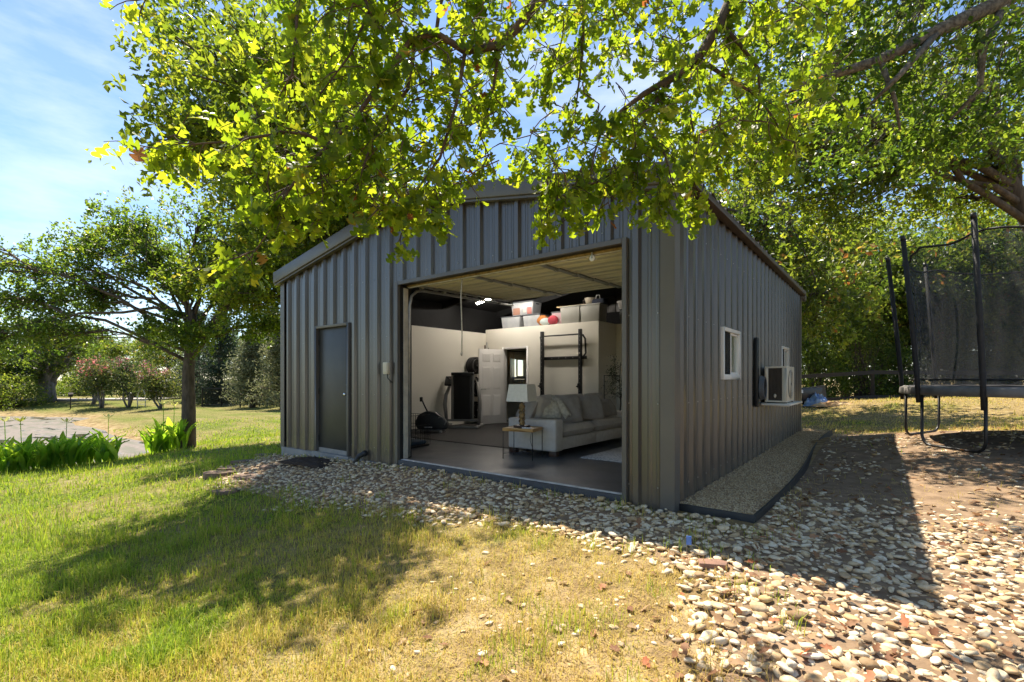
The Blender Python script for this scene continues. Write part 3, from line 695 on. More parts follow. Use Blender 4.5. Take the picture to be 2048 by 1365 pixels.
# corner trims
for (cx_, cy_, sx, sy) in ((0,0,1,-1), (-W,0,-1,-1), (0,D,1,1), (-W,D,-1,1)):
    mb = MB(); q = .046
    mb.box(min(cx_+sx*q, cx_-sx*.10), max(cx_+sx*q, cx_-sx*.10), min(cy_+sy*q, cy_+sy*(q-.012)), max(cy_+sy*q, cy_+sy*(q-.012)), -.14 if cy_ == 0 else -.3, 3.12)
    mb.box(min(cx_+sx*q, cx_+sx*(q-.012)), max(cx_+sx*q, cx_+sx*(q-.012)), min(cy_+sy*(q-.0125), cy_-sy*.10), max(cy_+sy*(q-.0125), cy_-sy*.10), -.14 if cy_ == 0 else -.3, 3.12)
    mb.build('corner_trim', M_trim, shed, .002, 1)
# gable rake fascia, front and back, one piece for each slope
for y0, y1 in ((-.15, -.045), (D+.045, D+.15)):
    for s in (-1, 1):
        xa, xb = -W/2, -W/2 + s*(W/2 + .13)
        za, zb = zroof(xa)+.03, zroof(xb)+.03; h = .215
        v = [(xa,y0,za),(xb,y0,zb),(xb,y0,zb-h),(xa,y0,za-h),(xa,y1,za),(xb,y1,zb),(xb,y1,zb-h),(xa,y1,za-h)]
        mb = MB(); mb.add(v, [[0,1,2,3],[7,6,5,4],[0,4,5,1],[1,5,6,2],[2,6,7,3],[3,7,4,0]])
        o = mb.build('fascia', M_trim, shed, .012, 2)
        # lower lip of the fascia
        mb = MB(); h2 = h + .03; y_ = y0 + .03 if y0 < 0 else y0
        v = [(xa,y_,za-h-.002),(xb,y_,zb-h-.002),(xb,y_,zb-h2),(xa,y_,za-h2),(xa,y_+.075,za-h-.002),(xb,y_+.075,zb-h-.002),(xb,y_+.075,zb-h2),(xa,y_+.075,za-h2)]
        mb.add(v, [[0,1,2,3],[7,6,5,4],[0,4,5,1],[1,5,6,2],[2,6,7,3],[3,7,4,0]]); mb.build('fascia_lip', M_trim, o)
# roof sheets, ribs run from eave to ridge
def roof_sheet(y0, y1, s):
    us = sorted(set([y0, y1] + [k*PITCH + a for k in range(-2, 40) for a, _ in PROF if y0 < k*PITCH + a < y1])); mb = MB()
    def dep(u):
        a = u - math.floor(u/PITCH)*PITCH
        for i in range(len(PROF)-1):
            if PROF[i][0] <= a <= PROF[i+1][0]:
                t = (a-PROF[i][0])/(PROF[i+1][0]-PROF[i][0]); return PROF[i][1]*(1-t)+PROF[i+1][1]*t
        return 0
    xa, xb = -W/2 + s*.01, -W/2 + s*(W/2+.14)
    for a, b in zip(us[:-1], us[1:]):
        mb.add([(xa,a,zroof(xa)-.02+dep(a)),(xb,a,zroof(xb)-.02+dep(a)),(xb,b,zroof(xb)-.02+dep(b)),(xa,b,zroof(xa)-.02+dep(b))], [[0,1,2,3]])
    return mb
for s in (-1, 1):
    yy = -.04
    while yy < D + .04:
        y2 = min(D + .04, yy + 3*PITCH); roof_sheet(yy, y2, s).build('roof_panel', M_metal, shed); yy = y2
M_eave = pmat('brown_eave_trim', (.075, .055, .042), (.05, .038, .03), 5, .5, 0, .1, 40)
for s in (-1, 1):
    xe = -W/2 + s*(W/2 + .04)
    mb = MB(); mb.box(min(xe, xe+s*.10), max(xe, xe+s*.10), -.04, D+.04, 3.135, 3.205); mb.build('eave_trim', M_eave, shed, .006, 2)
mb = MB()
for s in (-1, 1):
    xa, xb = -W/2, -W/2 + s*.2
    mb.add([(xa,-.05,zroof(xa)+.040),(xb,-.05,zroof(xb)+.030),(xb,D+.05,zroof(xb)+.030),(xa,D+.05,zroof(xa)+.040)], [[0,1,2,3]])
mb.build('ridge_cap', M_trim, shed)
# screws
mb = MB()
def screw(p, ax):
    M = {'f': Matrix.Rotation(math.pi/2, 4, 'X'), 'r': Matrix.Rotation(math.pi/2, 4, 'Y')}[ax]
    mb.lathe([(.0085, 0), (.0085, .004), (.006, .008), (0.0005, .0085)], n=6, M=Matrix.Translation(p) @ M, smooth=False)
for z in (.12, .95, 1.85, 2.75):
    k = -24
    while k*PITCH < -.1:
        u = k*PITCH + .17
        if -W+.1 < u < -.1 and not any(h[0]-.02 < u < h[1]+.02 and z < h[3]+.02 for h in frontholes): screw((u, -.006, z), 'f')
        k += 1
    for k in range(0, 28):
        u = k*PITCH + .17
        if u < D-.1 and not any(h[0]-.03 < u < h[1]+.03 and h[2]-.03 < z < h[3]+.03 for h in SW): screw((.006, u, z), 'r')
tag(mb.build('screws', M_galv, shed), None, None, None, 'stuff')
# foundation, floor and its worn edge
mb = MB(); mb.box(-W+.004, -.004, .006, D-.006, -.75, -.012); mb.build('foundation', M_concrete, shed, .008)
mb = MB(); mb.box(-W+.05, -.05, .05, D-.05, -.011, 0); mb.build('floor', M_floor, shed)
M_slabpaint = pmat('dark_slab_paint', (.060, .060, .063), (.040, .040, .043), 9, .7, 0, .3, 50)
mb = MB(); mb.box(GX0, GX1, -.045, .0495, -.16, -.004); mb.build('threshold', M_slabpaint, shed, .008)
mb = MB(); mb.box(GX0+.03, GX1-.02, -.012, .046, -.0035, .003); mb.build('threshold_edge', M_lip, shed, .002, 1)
mb = MB(); mb.box(-W-.004, GX0-.09, -.05, .004, -.75, -.105); mb.build('footing', M_concrete, shed, .01)
mb = MB(); mb.box(DX0-.05, DX1+.03, -.075, .02, -.75, -.085); mb.build('door_sill', M_concrete, shed, .01)
# opening trim
mb = MB(); mb.box(GX0-.062, GX0, -.052, .0, -.13, GZ1+.05); mb.build('jamb_trim', M_trim, shed, .003, 1)
mb = MB(); mb.box(GX1, GX1+.05, -.052, .0, -.13, GZ1+.05); mb.build('jamb_trim', M_trim, shed, .003, 1)
mb = MB(); mb.box(GX0+.001, GX1-.001, -.05, .0, GZ1-.006, GZ1+.05); mb.build('header_trim', M_trim, shed, .003, 1)
mb = MB(); mb.box(GX0-.062, GX0-.0012, .001, .22, -.01, GZ1); mb.build('jamb', M_blackmetal, shed)
mb = MB(); mb.box(GX1+.0012, GX1+.05, .001, .22, -.01, GZ1); mb.build('jamb', M_blackmetal, shed)
mb = MB(); mb.box(GX0-.06, GX1+.05, .001, .20, GZ1+.001, GZ1+.20); mb.build('header', M_blackmetal, shed)
# inner linings: front, right, back, left, ceiling
def part(name, m, *boxes, bevel=0, parent=None):
    mb = MB()
    for b in boxes: mb.box(*b)
    return mb.build(name, m, parent or shed, bevel)
part('front_lining', M_black, (-W+.06, DX0-.02, .05, .12, 0, 3.16), (DX0-.02, DX1+.02, .05, .12, DZ1+.02, 3.16), (DX1+.02, GX0-.07, .05, .12, 0, 3.16), (GX1+.06, -.06, .05, .12, 0, 3.16), (GX0-.06, GX1+.05, .05, .12, GZ1+.205, 3.30))
part('right_lining', M_white, (-.10, -.05, .13, 1.70, 0, 2.46), (-.10, -.05, 2.58, 5.86, 0, 2.46), (-.10, -.05, 6.68, D-.06, 0, 2.46), (-.10, -.05, 1.70, 2.58, 0, 1.19), (-.10, -.05, 1.70, 2.58, 1.85, 2.46), (-.10, -.05, 5.86, 6.68, 0, 1.19), (-.10, -.05, 5.86, 6.68, 1.83, 2.46))
part('left_lining', M_white, (-7.50, -7.20, .13, 6.50, 0, 2.46), (-7.30, -7.20, 6.50, 6.605, 0, 2.46), (-7.30, -7.20, 7.435, D-.06, 0, 2.46), (-7.30, -7.20, 6.605, 7.435, 0, 1.185), (-7.30, -7.20, 6.605, 7.435, 1.855, 2.46))
part('upper_lining', M_black, (-7.50, -7.42, .13, D-.06, 2.462, 3.14), (-.12, -.05, .13, D-.06, 2.462, 3.14), (-7.40, -.13, D-.12, D-.06, 2.462, 3.14))
part('back_lining', M_white, (-7.19, -.11, D-.12, D-.06, 0, 2.46))
for s in (-1, 1):
    xa, xb = -W/2, -W/2 + s*(W/2-.06); mb = MB()
    za, zb = zroof(xa)-.10, zroof(xb)-.10
    mb.add([(xa,.06,za),(xb,.06,zb),(xb,D-.06,zb),(xa,D-.06,za),(xa,.06,za+.04),(xb,.06,zb+.04),(xb,D-.06,zb+.04),(xa,D-.06,za+.04)], [[0,1,2,3],[7,6,5,4],[0,4,5,1],[1,5,6,2],[2,6,7,3],[3,7,4,0]])
    mb.build('ceiling_lining', M_black, shed)
    for yb in (1.9, 4.1, 6.3):
        mb = MB(); mb.bar((xa, yb, za-.09), (xb, yb, zb-.09), .12, .16); mb.build('rafter', M_black, shed)
# partition, store room and loft
YP = 5.5
part('partition_wall', M_white, (-7.199, -6.60, YP, YP+.11, 0, 2.53), (-5.72, -3.70, YP, YP+.11, 0, 2.53), (-6.60, -5.72, YP, YP+.11, 2.05, 2.53))
part('partition_wall', M_white, (-3.81, -3.701, YP+.111, 6.43, 0, 2.53))
part('partition_wall', M_white, (-3.70, -.11, 6.431, 6.54, 0, 2.53))
part('loft_deck', M_white, (-7.199, -3.70, YP+.002, 6.43, 2.531, 2.56), (-7.199, -.11, 6.431, D-.13, 2.531, 2.56))
part('door_casing', M_whitepaint, (-6.60, -6.545, YP-.018, YP+.12, 0, 2.05), (-5.775, -5.72, YP-.018, YP+.12, 0, 2.05), (-6.545, -5.775, YP-.018, YP+.12, 1.995, 2.05), bevel=.004)
part('baseboard', M_whitepaint, (-5.715, -3.69, YP-.015, YP-.001, 0, .10), bevel=.003)
# six-panel interior door, standing open
hinge = Vector((-6.545, YP-.03, 0)); ang = math.atan2(-.77, -.21)
idoor = MB(); idoor.box(0, .78, -.018, .018, .012, 1.985)
leaf = idoor.build('interior_door', M_whitepaint, shed, .003)
leaf.location = hinge; leaf.rotation_euler = (0, 0, ang)
for (u0, u1) in ((.09, .355), (.425, .69)):
    for (z0, z1) in ((.20, .78), (.92, 1.52), (1.64, 1.88)):
        for s in (-1, 1):
            mb = MB(); y_ = s*.018
            mb.add([(u0, y_, z0), (u1, y_, z0), (u1, y_, z1), (u0, y_, z1), (u0+.035, y_+s*.008, z0+.035), (u1-.035, y_+s*.008, z0+.035), (u1-.035, y_+s*.008, z1-.035), (u0+.035, y_+s*.008, z1-.035)], [[4,5,6,7],[0,1,5,4],[1,2,6,5],[2,3,7,6],[3,0,4,7]])
            mb.build('door_panel', M_whitepaint, leaf)
mb = MB(); 
for s in (-1, 1): mb.cyl((.715, s*.018, .93), (.715, s*.06, .93), .012, 8); mb.bar((.715, s*.06, .93), (.60, s*.065, .925), .018, .014)
mb.build('lever_handle', M_galv, leaf)
# entry door in the front wall
part('door_frame', M_trim, (DX0-.005, DX0+.045, -.048, .10, -.08, DZ1), (DX1-.045, DX1+.005, -.048, .10, -.08, DZ1), (DX0+.045, DX1-.045, -.048, .10, DZ1-.045, DZ1), bevel=.003)
ed = part('entry_door', M_doorpaint, (DX0+.049, DX1-.049, .012, .055, -.062, DZ1-.05), bevel=.002)
mb = MB(); Mx = Matrix.Translation((DX1-.115, .012, .94)) @ Matrix.Rotation(math.pi/2, 4, 'X')
mb.lathe([(.03, 0), (.03, .006), (.012, .012), (.012, .035), (.028, .045), (.030, .06), (.018, .070), (.001, .072)], n=14, M=Mx)
mb.build('door_knob', M_chrome, ed)
mb = MB(); Mx = Matrix.Translation((DX1-.115, .012, 1.10)) @ Matrix.Rotation(math.pi/2, 4, 'X'); mb.lathe([(.001, .012), (.024, .012), (.026, 0)], n=14, M=Mx); mb.build('deadbolt', M_blackmetal, ed)
for z in (.15, .98, 1.85):
    mb = MB(); mb.cyl((DX0+.047, .006, z-.05), (DX0+.047, .006, z+.05), .007, 8); mb.build('hinge', M_blackmetal, ed)
# windows
def slider(place, y0, y1, z0, z1, screened=True):
    """sliding window: white frame, a screened half, a glazed sash"""
    def bx(a, b, d0, d1, c, e): 
        p = place(a, d0, c); q_ = place(b, d1, e); return (min(p[0],q_[0]), max(p[0],q_[0]), min(p[1],q_[1]), max(p[1],q_[1]), c, e)
    f = .035; mid = (y0+y1)/2
    wdw = part('window', M_vinyl, bx(y0-.01,y0+f,-.05,.045,z0-.01,z1+.01), bx(y1-f,y1+.01,-.05,.045,z0-.01,z1+.01), bx(y0+f,y1-f,-.05,.045,z1-f,z1+.01), bx(y0+f,y1-f,-.05,.045,z0-.01,z0+f*1.6), bevel=.003)
    part('sash', M_vinyl, bx(mid-.015,mid+.02,-.02,.022,z0+f*1.6,z1-f), bx(y1-f-.03,y1-f,-.02,.02,z0+f*1.6,z1-f), bx(mid+.02,y1-f-.03,-.02,.02,z1-f-.03,z1-f), bx(mid+.02,y1-f-.03,-.02,.02,z0+f*1.6,z0+f*1.6+.03), bevel=.002, parent=wdw)
    part('pane', M_glass, bx(mid+.018,y1-f-.028,-.003,.003,z0+f*1.6+.028,z1-f-.028), parent=wdw)
    part('pane', M_glass, bx(y0+f-.002,mid-.013,-.030,-.024,z0+f*1.6-.002,z1-f+.002), parent=wdw)
    if screened: part('screen', M_screen, bx(y0+f-.002,mid-.016,.014,.016,z0+f*1.6-.002,z1-f+.002), parent=wdw)
slider(right_pt, *SW[0]); slider(right_pt, *SW[1]); slider(lambda u, d, z: (-7.27 - d, u, z), 6.62, 7.42, 1.20, 1.84, False)
part('window_reveal', M_vinyl, (-7.64, -7.501, 6.50, 6.56, 1.06, 2.0), (-7.64, -7.501, 7.95, 8.01, 1.06, 2.0), (-7.64, -7.501, 6.56, 7.95, 1.06, 1.12), (-7.64, -7.501, 6.56, 7.95, 1.94, 2.0))
# roll-up door, raised under the roof
rd = empty('overhead_door', (0, 0, 0)); rd.parent = shed
y = .16
for k in range(5):
    mb = MB(); y2 = y + .47
    prof = [(0,0),(.04,0),(.055,.016),(.095,.016),(.11,0),(.22,0),(.235,.016),(.275,.016),(.29,0),(.39,0),(.405,.016),(.44,.016),(.455,0),(.468,0)]
    zb = 2.625 + .012*k
    v = []; 
    for (a, d_) in prof: v += [(GX0+.04, y+a, zb+d_), (GX1-.04, y+a, zb+d_)]
    n_ = len(prof)
    for (a, d_) in prof: v += [(GX0+.04, y+a, zb+.045), (GX1-.04, y+a, zb+.045)]
    fs = [[2*i, 2*i+2, 2*i+3, 2*i+1] for i in range(n_-1)] + [[2*n_+2*i, 2*n_+2*i+1, 2*n_+2*i+3, 2*n_+2*i+2] for i in range(n_-1)]
    fs += [[0,1,2*n_+1,2*n_],[2*n_-2,4*n_-2,4*n_-1,2*n_-1]]
    mb.add(v, fs); sec = mb.build('door_section', M_cream, rd)
    for xs in np.linspace(GX0+.10, GX1-.10, 4):
        mb = MB(); mb.box(xs-.04, xs+.04, y+.003, y+.462, zb-.022, zb-.001); mb.build('stile', M_galv, sec, .004, 1)
        if k < 4: mb = MB(); mb.box(xs-.02, xs+.02, y+.43, y+.51, zb-.034, zb-.0235); mb.build('hinge', M_galv, sec)
    y = y2
part('bottom_seal', M_lip, (GX0+.03, GX1-.03, .118, .158, 2.565, 2.655), bevel=.008, parent=rd)
part('bottom_rail', M_brass, (GX0+.03, GX1-.03, .100, .117, 2.575, 2.640), bevel=.004, parent=rd)
for xs in (GX0+.005, GX1-.005):
    mb = MB(); s = 1 if xs < -2 else -1
    mb.tube([(xs, .17, .02), (xs, .17, 2.30), (xs, .21, 2.46), (xs, .32, 2.55), (xs, .45, 2.575), (xs, 2.75, 2.62)], .022, 6); mb.build('track', M_galv, rd)
    mb = MB(); mb.bar((xs, 2.70, 2.62), (xs, 2.70, 3.3), .03, .03); mb.bar((xs, 2.70, 2.64), (xs, 2.25, 3.25), .025, .025); mb.build('track_hanger', M_galv, rd)
    for yy in (.38, .85, 1.32, 1.79, 2.26):
        mb = MB(); mb.cyl((xs, yy, 2.60), (xs + s*.09, yy, 2.60), .016, 8); mb.build('roller', M_galv, rd)
M_strip = pmat('weather_strip', (.55, .50, .40), (.42, .38, .31), 9, .7)
part('weather_strip', M_strip, (GX0-.001+.0015, GX0+.02, .06, .135, .0, 2.56), parent=rd)

# ------------------------------------------------------------------ things on the outside walls
t_ = empty('utility_box', (GX0-.24, -.04, 1.36), 0, 'small cream utility box beside the roll-up door', 'utility box')
mb = MB(); mb.box(-.055, .055, -.055, 0, -.09, .09); mb.build('box_body', M_acwhite, t_, .010)
mb = MB(); mb.box(-.040, .040, -.060, -.056, -.065, .07); mb.build('box_cover', M_acwhite, t_, .002, 1)
mb = MB(); mb.tube([(.03, -.03, -.09), (.035, -.03, -.15), (.10, -.02, -.20), (.12, 0, -.22)], .008, 6); mb.build('cable', M_blackmetal, t_)
t_ = empty('drain_pipe', (-4.95, -.12, -.17), 0, 'black bent pipe at the foot of the front wall', 'pipe')
mb = MB(); mb.tube([(-.05, -.02, -.06), (-.04, -.03, .06), (0, -.01, .14), (.05, .05, .18), (.06, .10, .20)], .04, 10); mb.build('pipe_body', M_rubblack, t_)
mb = MB(); mb.tube([(.045, .044, .172), (.06, .085, .195)], .05, 10); mb.build('pipe_collar', M_rubblack, t_)

ac = empty('air_conditioner', (.12, 3.80, .835), 0, 'aged white air conditioner unit standing on a wall shelf', 'air conditioner')
mb = MB(); mb.box(0, .30, 0, .76, 0, .022); mb.box(0, .30, 0, .76, .535, .56); mb.box(0, .022, .003, .757, .022, .535); mb.box(.235, .30, .0, .03, .022, .535); mb.box(0, .045, .0, .02, .022, .535); mb.box(.0, .30, .74, .76, .022, .535)
mb.build('casing', M_acwhite, ac, .006)
mb = MB(); mb.box(.046, .234, .012, .03, .024, .533); mb.build('coil', M_coil, ac)
mb = MB(); mb.box(.28, .300, .032, .738, .023, .534); fp = mb.build('front_panel', M_acwhite, ac, .003)
mb = MB()
for k in range(7):
    r = .07 + .026*k; mb.tube([(.312, .36 + r*math.cos(a), .28 + r*math.sin(a)) for a in np.linspace(0, 2*math.pi, 28)], .0035, 5, False)
for k in range(8): a = k*math.pi/4; mb.tube([(.311, .36+.03*math.cos(a), .28+.03*math.sin(a)), (.311, .36+.236*math.cos(a), .28+.236*math.sin(a))], .0035, 4)
mb.build('fan_grille', M_acwhite, fp)
mb = MB(); mb.tube([(.3015, .36, .28), (.304, .36, .28)], .225, 28); mb.build('fan_recess', M_plastic, fp)
mb = MB()
for z in np.arange(.06, .52, .016): mb.box(.05, .23, .004, .0115, z, z+.004)
mb.build('coil_fins', M_coil, ac)
mb = MB(); mb.sphere((.14, .008, .10), .02, 8, 6, (1,.3,1.6)); mb.build('valve_cover', M_acwhite, ac)
for k in (.08, .66): mb = MB(); mb.box(.01, .29, k, k+.05, -.018, -.0005); mb.build('foot', M_rubblack, ac)
sh = empty('wall_shelf', (.05, 3.70, .80), 0, 'pale wall shelf carrying the air conditioner', 'shelf')
mb = MB(); mb.box(0, .44, 0, 1.25, -.012, .016); mb.build('board', M_vinyl, sh, .004)
for k in (.15, 1.05): mb = MB(); mb.bar((0, k, -.013), (.40, k, -.026), .03, .02); mb.build('bracket', M_vinyl, sh)
ho = empty('coiled_hose', (.10, 3.62, 1.06), 0, 'grey coil of hose hanging beside the air conditioner', 'hose')
for k in range(4):
    mb = MB(); mb.tube([(.016*k, .145*math.cos(a)*(1-.04*k), .145*math.sin(a)*(1.25-.05*k)) for a in np.linspace(0, 2*math.pi, 25)], .013, 7, False); mb.build('coil_loop', pmat('hose_rubber%d' % k, (.10, .105, .11), (.07, .075, .08), 8, .5) if k == 0 else MATS['hose_rubber0'], ho)
co_ = empty('line_cover', (.036, 3.44, .78), 0, 'tall black cover strip for pipes on the right wall', 'pipe cover')
mb = MB(); mb.box(0, .05, 0, .11, 0, 1.05); mb.build('cover_body', M_blackmetal, co_, .008)
mb = MB(); mb.box(0, .055, .02, .24, -.01, .05); mb.build('cover_elbow', M_blackmetal, co_, .008)
# ------------------------------------------------------------------ soft shapes
def cushion(sx, sy, sz, n=14, puff=.5, wr=.006, seed=0):
    """rounded cushion with soft corners and slight creases, centred at its base"""
    r = np.random.default_rng(seed); V = []; F = []
    u = np.linspace(-1, 1, n)
    for s in (1, -1):
        for j in range(n):
            for i in range(n):
                a, b = u[i], u[j]
                e = (max(0, 1-abs(a)**4) * max(0, 1-abs(b)**4))**.5
                px_ = a*sx/2*(1 - .05*(1-b*b)*puff*0 - .04*abs(b)**3); py_ = b*sy/2*(1 - .04*abs(a)**3)
                z = s*sz/2*(puff*e + (1-puff)*min(1, 6*min(1-abs(a), 1-abs(b))))
                z += s*wr*math.sin(7*a+3*b+seed)*e + s*wr*.8*math.sin(5*b-4*a+2*seed)*e
                V.append((px_, py_, sz/2 + z))
    for s in range(2):
        o = s*n*n
        for j in range(n-1):
            for i in range(n-1):
                q = [o+j*n+i, o+j*n+i+1, o+(j+1)*n+i+1, o+(j+1)*n+i]; F.append(q if s == 0 else q[::-1])
    mb = MB(); mb.add(V, F, True); return mb

# ------------------------------------------------------------------ interior: floor coverings
def thing_box(name, label, cat, m, b, bevel=0, group=None):
    mb = MB(); mb.box(*b); o = mb.build(name, m, None, bevel); return tag(o, label, cat, group)
thing_box('rubber_mat', 'black rubber gym mat on the grey floor', 'mat', M_rubber, (-7.18, -3.1, 1.85, 5.47, .001, .013), .003)
M_rug, t, b = newmat('patterned_rug'); N = t.nodes.new; K = t.links.new; co = N('ShaderNodeTexCoord')
vo = N('ShaderNodeTexVoronoi'); vo.inputs['Scale'].default_value = 13; K(co.outputs['Object'], vo.inputs['Vector'])
K(ramp(vo.outputs['Distance'], [(.25, (.60, .58, .55)), (.38, (.20, .20, .215)), (.5, (.50, .49, .47))]), b.inputs['Base Color']); b.inputs['Roughness'].default_value = 1
thing_box('area_rug', 'pale grey patterned rug in front of the sofa', 'rug', M_rug, (-2.02, -.35, 1.75, 4.2, .001, .012), .004)

# ------------------------------------------------------------------ sofa (faces +x, its end towards the door)
so = empty('sofa', (-2.80, 1.55, 0), 0, 'grey fabric sofa seen from its arm end', 'sofa')
SL = 2.75
mb = MB(); mb.box(-.46, .40, .24, SL-.24, .08, .27); mb.build('base', M_sofa, so, .02, 3)
mb = MB(); mb.box(-.47, .46, 0, .235, .075, .565); mb.build('arm', M_sofa, so, .035, 4)
mb = MB(); mb.box(-.47, .46, SL-.235, SL, .075, .565); mb.build('arm', M_sofa, so, .035, 4)
mb = MB(); mb.box(-.47, -.22, .24, SL-.24, .271, .62); mb.build('back_frame', M_sofa, so, .04, 4)
for k in range(2):
    l0 = (SL-.48)/2
    o = cushion(.66, l0-.006, .20, 16, .18, .004, k).build('seat_cushion', M_sofa, so); o.location = (.115, .24 + l0*(k+.5), .268)
    mb = MB(); mb.box(.402, .425, .245 + l0*k, .24+l0*(k+1)-.006, .085, .265); mb.build('front_panel', M_sofa, so, .008)
for k in range(3):
    l0 = (SL-.48)/3
    o = cushion(.50, l0-.01, .19, 16, .45, .008, 5+k).build('back_cushion', M_sofa, so); o.location = (-.10, .24 + l0*(k+.5), .47); o.rotation_euler = (0, math.radians(-72), 0)
    o.location = (-.03, .24 + l0*(k+.5), .66); 
for (fx, fy) in ((.38, .08), (-.40, .08), (.38, SL-.08), (-.40, SL-.08)):
    mb = MB(); mb.box(fx-.07, fx+.07, fy-.05, fy+.05, 0, .074); mb.build('foot', M_darkwood, so, .004)
def pillow(label, m, loc, rot, sz, seed, th=.16):
    o = cushion(sz[0], sz[1], th, 14, .8, .008, seed).build('throw_pillow', m); o.location = loc; o.rotation_euler = rot
    return tag(o, label, 'pillow', 'pillows on the sofa')
pillow('flat grey pillow leaning on the near corner of the sofa', M_pillow, (-3.10, 1.98, .63), (math.radians(62), 0, math.radians(-35)), (.62, .42), 3, .17)
pillow('pale pillow half hidden under the cream throw', M_throw, (-2.86, 2.15, .66), (math.radians(60), 0, math.radians(35)), (.40, .36), 4, .16)
pillow('large taupe pillow beside the cream throw', M_pillow, (-2.72, 2.45, .66), (math.radians(66), 0, math.radians(62)), (.52, .50), 6, .18)
pillow('taupe pillow standing behind the front square pillow', M_pillow, (-2.78, 2.95, .66), (math.radians(70), 0, math.radians(75)), (.48, .46), 7, .16)
pillow('square taupe pillow in the middle of the sofa', M_pillow, (-2.62, 3.10, .655), (math.radians(66), 0, math.radians(62)), (.46, .46), 8, .17)
pillow('low grey pillow at the far end of the sofa', M_pillow, (-2.72, 3.78, .60), (math.radians(60), 0, math.radians(80)), (.55, .36), 9, .17)
# cream throw draped over the back and the seat edge
V = []; F = []; nu, nv = 22, 26; r = np.random.default_rng(3)
path = [(-3.32, .58), (-3.24, .80), (-3.05, .88), (-2.86, .885), (-2.72, .82), (-2.62, .70), (-2.55, .58)]
pu = np.linspace(0, 1, len(path)); 
for j in range(nv):
    tt = j/(nv-1); xx = np.interp(tt, pu, [p[0] for p in path]); zz = np.interp(tt, pu, [p[1] for p in path]); wdt = .48 - .30*max(0, tt-.45)/.55
    for i in range(nu):
        s = i/(nu-1)-.5; V.append((xx + .03*math.sin(9*s+3*tt), 2.18 + s*wdt + .12*tt, zz - .10*abs(s)**1.5 + .018*math.sin(14*s+5*tt) + r.normal(0, .008)))
for j in range(nv-1):
    for i in range(nu-1): a = j*nu+i; F.append([a, a+1, a+nu+1, a+nu])
mb = MB(); mb.add(V, F, True); o = mb.build('throw_blanket', M_throw); tag(o, 'cream fur throw draped over the back of the sofa', 'throw')
sm = o.modifiers.new('thickness', 'SOLIDIFY'); sm.thickness = .03; sm.offset = -1; ss = o.modifiers.new('smooth', 'SUBSURF'); ss.levels = 1; ss.render_levels = 1

# ------------------------------------------------------------------ side table and lamp
st = empty('side_table', (-2.73, 1.24, 0), math.radians(14), 'small side table with wooden top and thin black legs', 'table')
for k in range(3): mb = MB(); mb.box(-.235, .235, -.20+.1345*k, -.20+.1345*(k+1)-.003, .425, .455); mb.build('top_board', M_wood, st, .003)
mb = MB(); mb.box(-.245, -.2355, -.21, .21, .415, .462); mb.box(.2355, .245, -.21, .21, .415, .462); mb.box(-.2355, .2355, -.21, -.2015, .415, .462); mb.box(-.2355, .2355, .2045, .21, .415, .462); mb.build('rim', M_wood, st, .002)
for sx in (-1, 1):
    for sy in (-1, 1): mb = MB(); mb.cyl((sx*.237, sy*.202, 0), (sx*.237, sy*.202, .414), .0065, 7); mb.build('leg', M_blackmetal, st)
mb = MB(); mb.bar((-.237, -.202, .08), (.237, .202, .08), .007, .007); mb.bar((-.237, .202, .089), (.237, -.202, .089), .007, .007); mb.build('cross_brace', M_blackmetal, st)
la = empty('table_lamp', (-2.77, 1.27, .456), math.radians(8), 'table lamp with carved gilt stem and cream square shade', 'lamp')
mb = MB(); mb.box(-.11, .11, -.075, .075, 0, .035); mb.build('lamp_base', M_darkwood, la, .005)
mb = MB(); rr = random.Random(4); 
prof = [(.03, .036)] + [(.036 + .008*math.sin(z*42) + .004*math.sin(z*91), z) for z in np.linspace(.04, .34, 26)] + [(.02, .35), (.045, .355), (.045, .365), (.012, .37), (.010, .43)]
mb.lathe(prof, n=12); 
for k in range(3): mb.tube([(.042*math.cos(a*3+k*2.1), .042*math.sin(a*3+k*2.1), .05+.28*a/3) for a in np.linspace(0, 3, 22)], .010, 6)
mb.build('lamp_stem', M_brass, la)
mb = MB(); a, b2 = .155, .185; c, d_ = .13, .16
v = [(-b2,-d_,.40),(b2,-d_,.40),(b2,d_,.40),(-b2,d_,.40),(-a,-c,.66),(a,-c,.66),(a,c,.66),(-a,c,.66)]
mb.add(v, [[0,1,5,4],[1,2,6,5],[2,3,7,6],[3,0,4,7]]); o = mb.build('lamp_shade', M_shade, la); sm = o.modifiers.new('thickness', 'SOLIDIFY'); sm.thickness = .004
mb = MB(); mb.cyl((0,0,.42), (0,0,.69), .004, 6); mb.cyl((-.15,0,.655), (.15,0,.655), .003, 5); mb.lathe([(.004,.665),(.012,.68),(.006,.70),(.010,.715),(.001,.735)], n=8); mb.build('finial', M_darkwood, la)
mb = MB(); mb.tube([(.0,.08,.02),(.02,.20,.0),(.05,.222,-.08),(.02,.23,-.22),(.08,.235,-.40)], .004, 5); mb.build('cord', M_blackmetal, la)
t_ = empty('remote_control', (-2.60, 1.16, .457), .5, 'white remote control lying on the side table', 'remote'); 
mb = MB(); mb.box(-.07, .07, -.02, .02, 0, .016); mb.build('remote_body', M_whitepaint, t_, .004)
mb = MB()
for k in range(4): mb.box(-.05+.025*k, -.04+.025*k, -.008, .008, .0162, .019)
mb.build('buttons', M_plastic, t_)

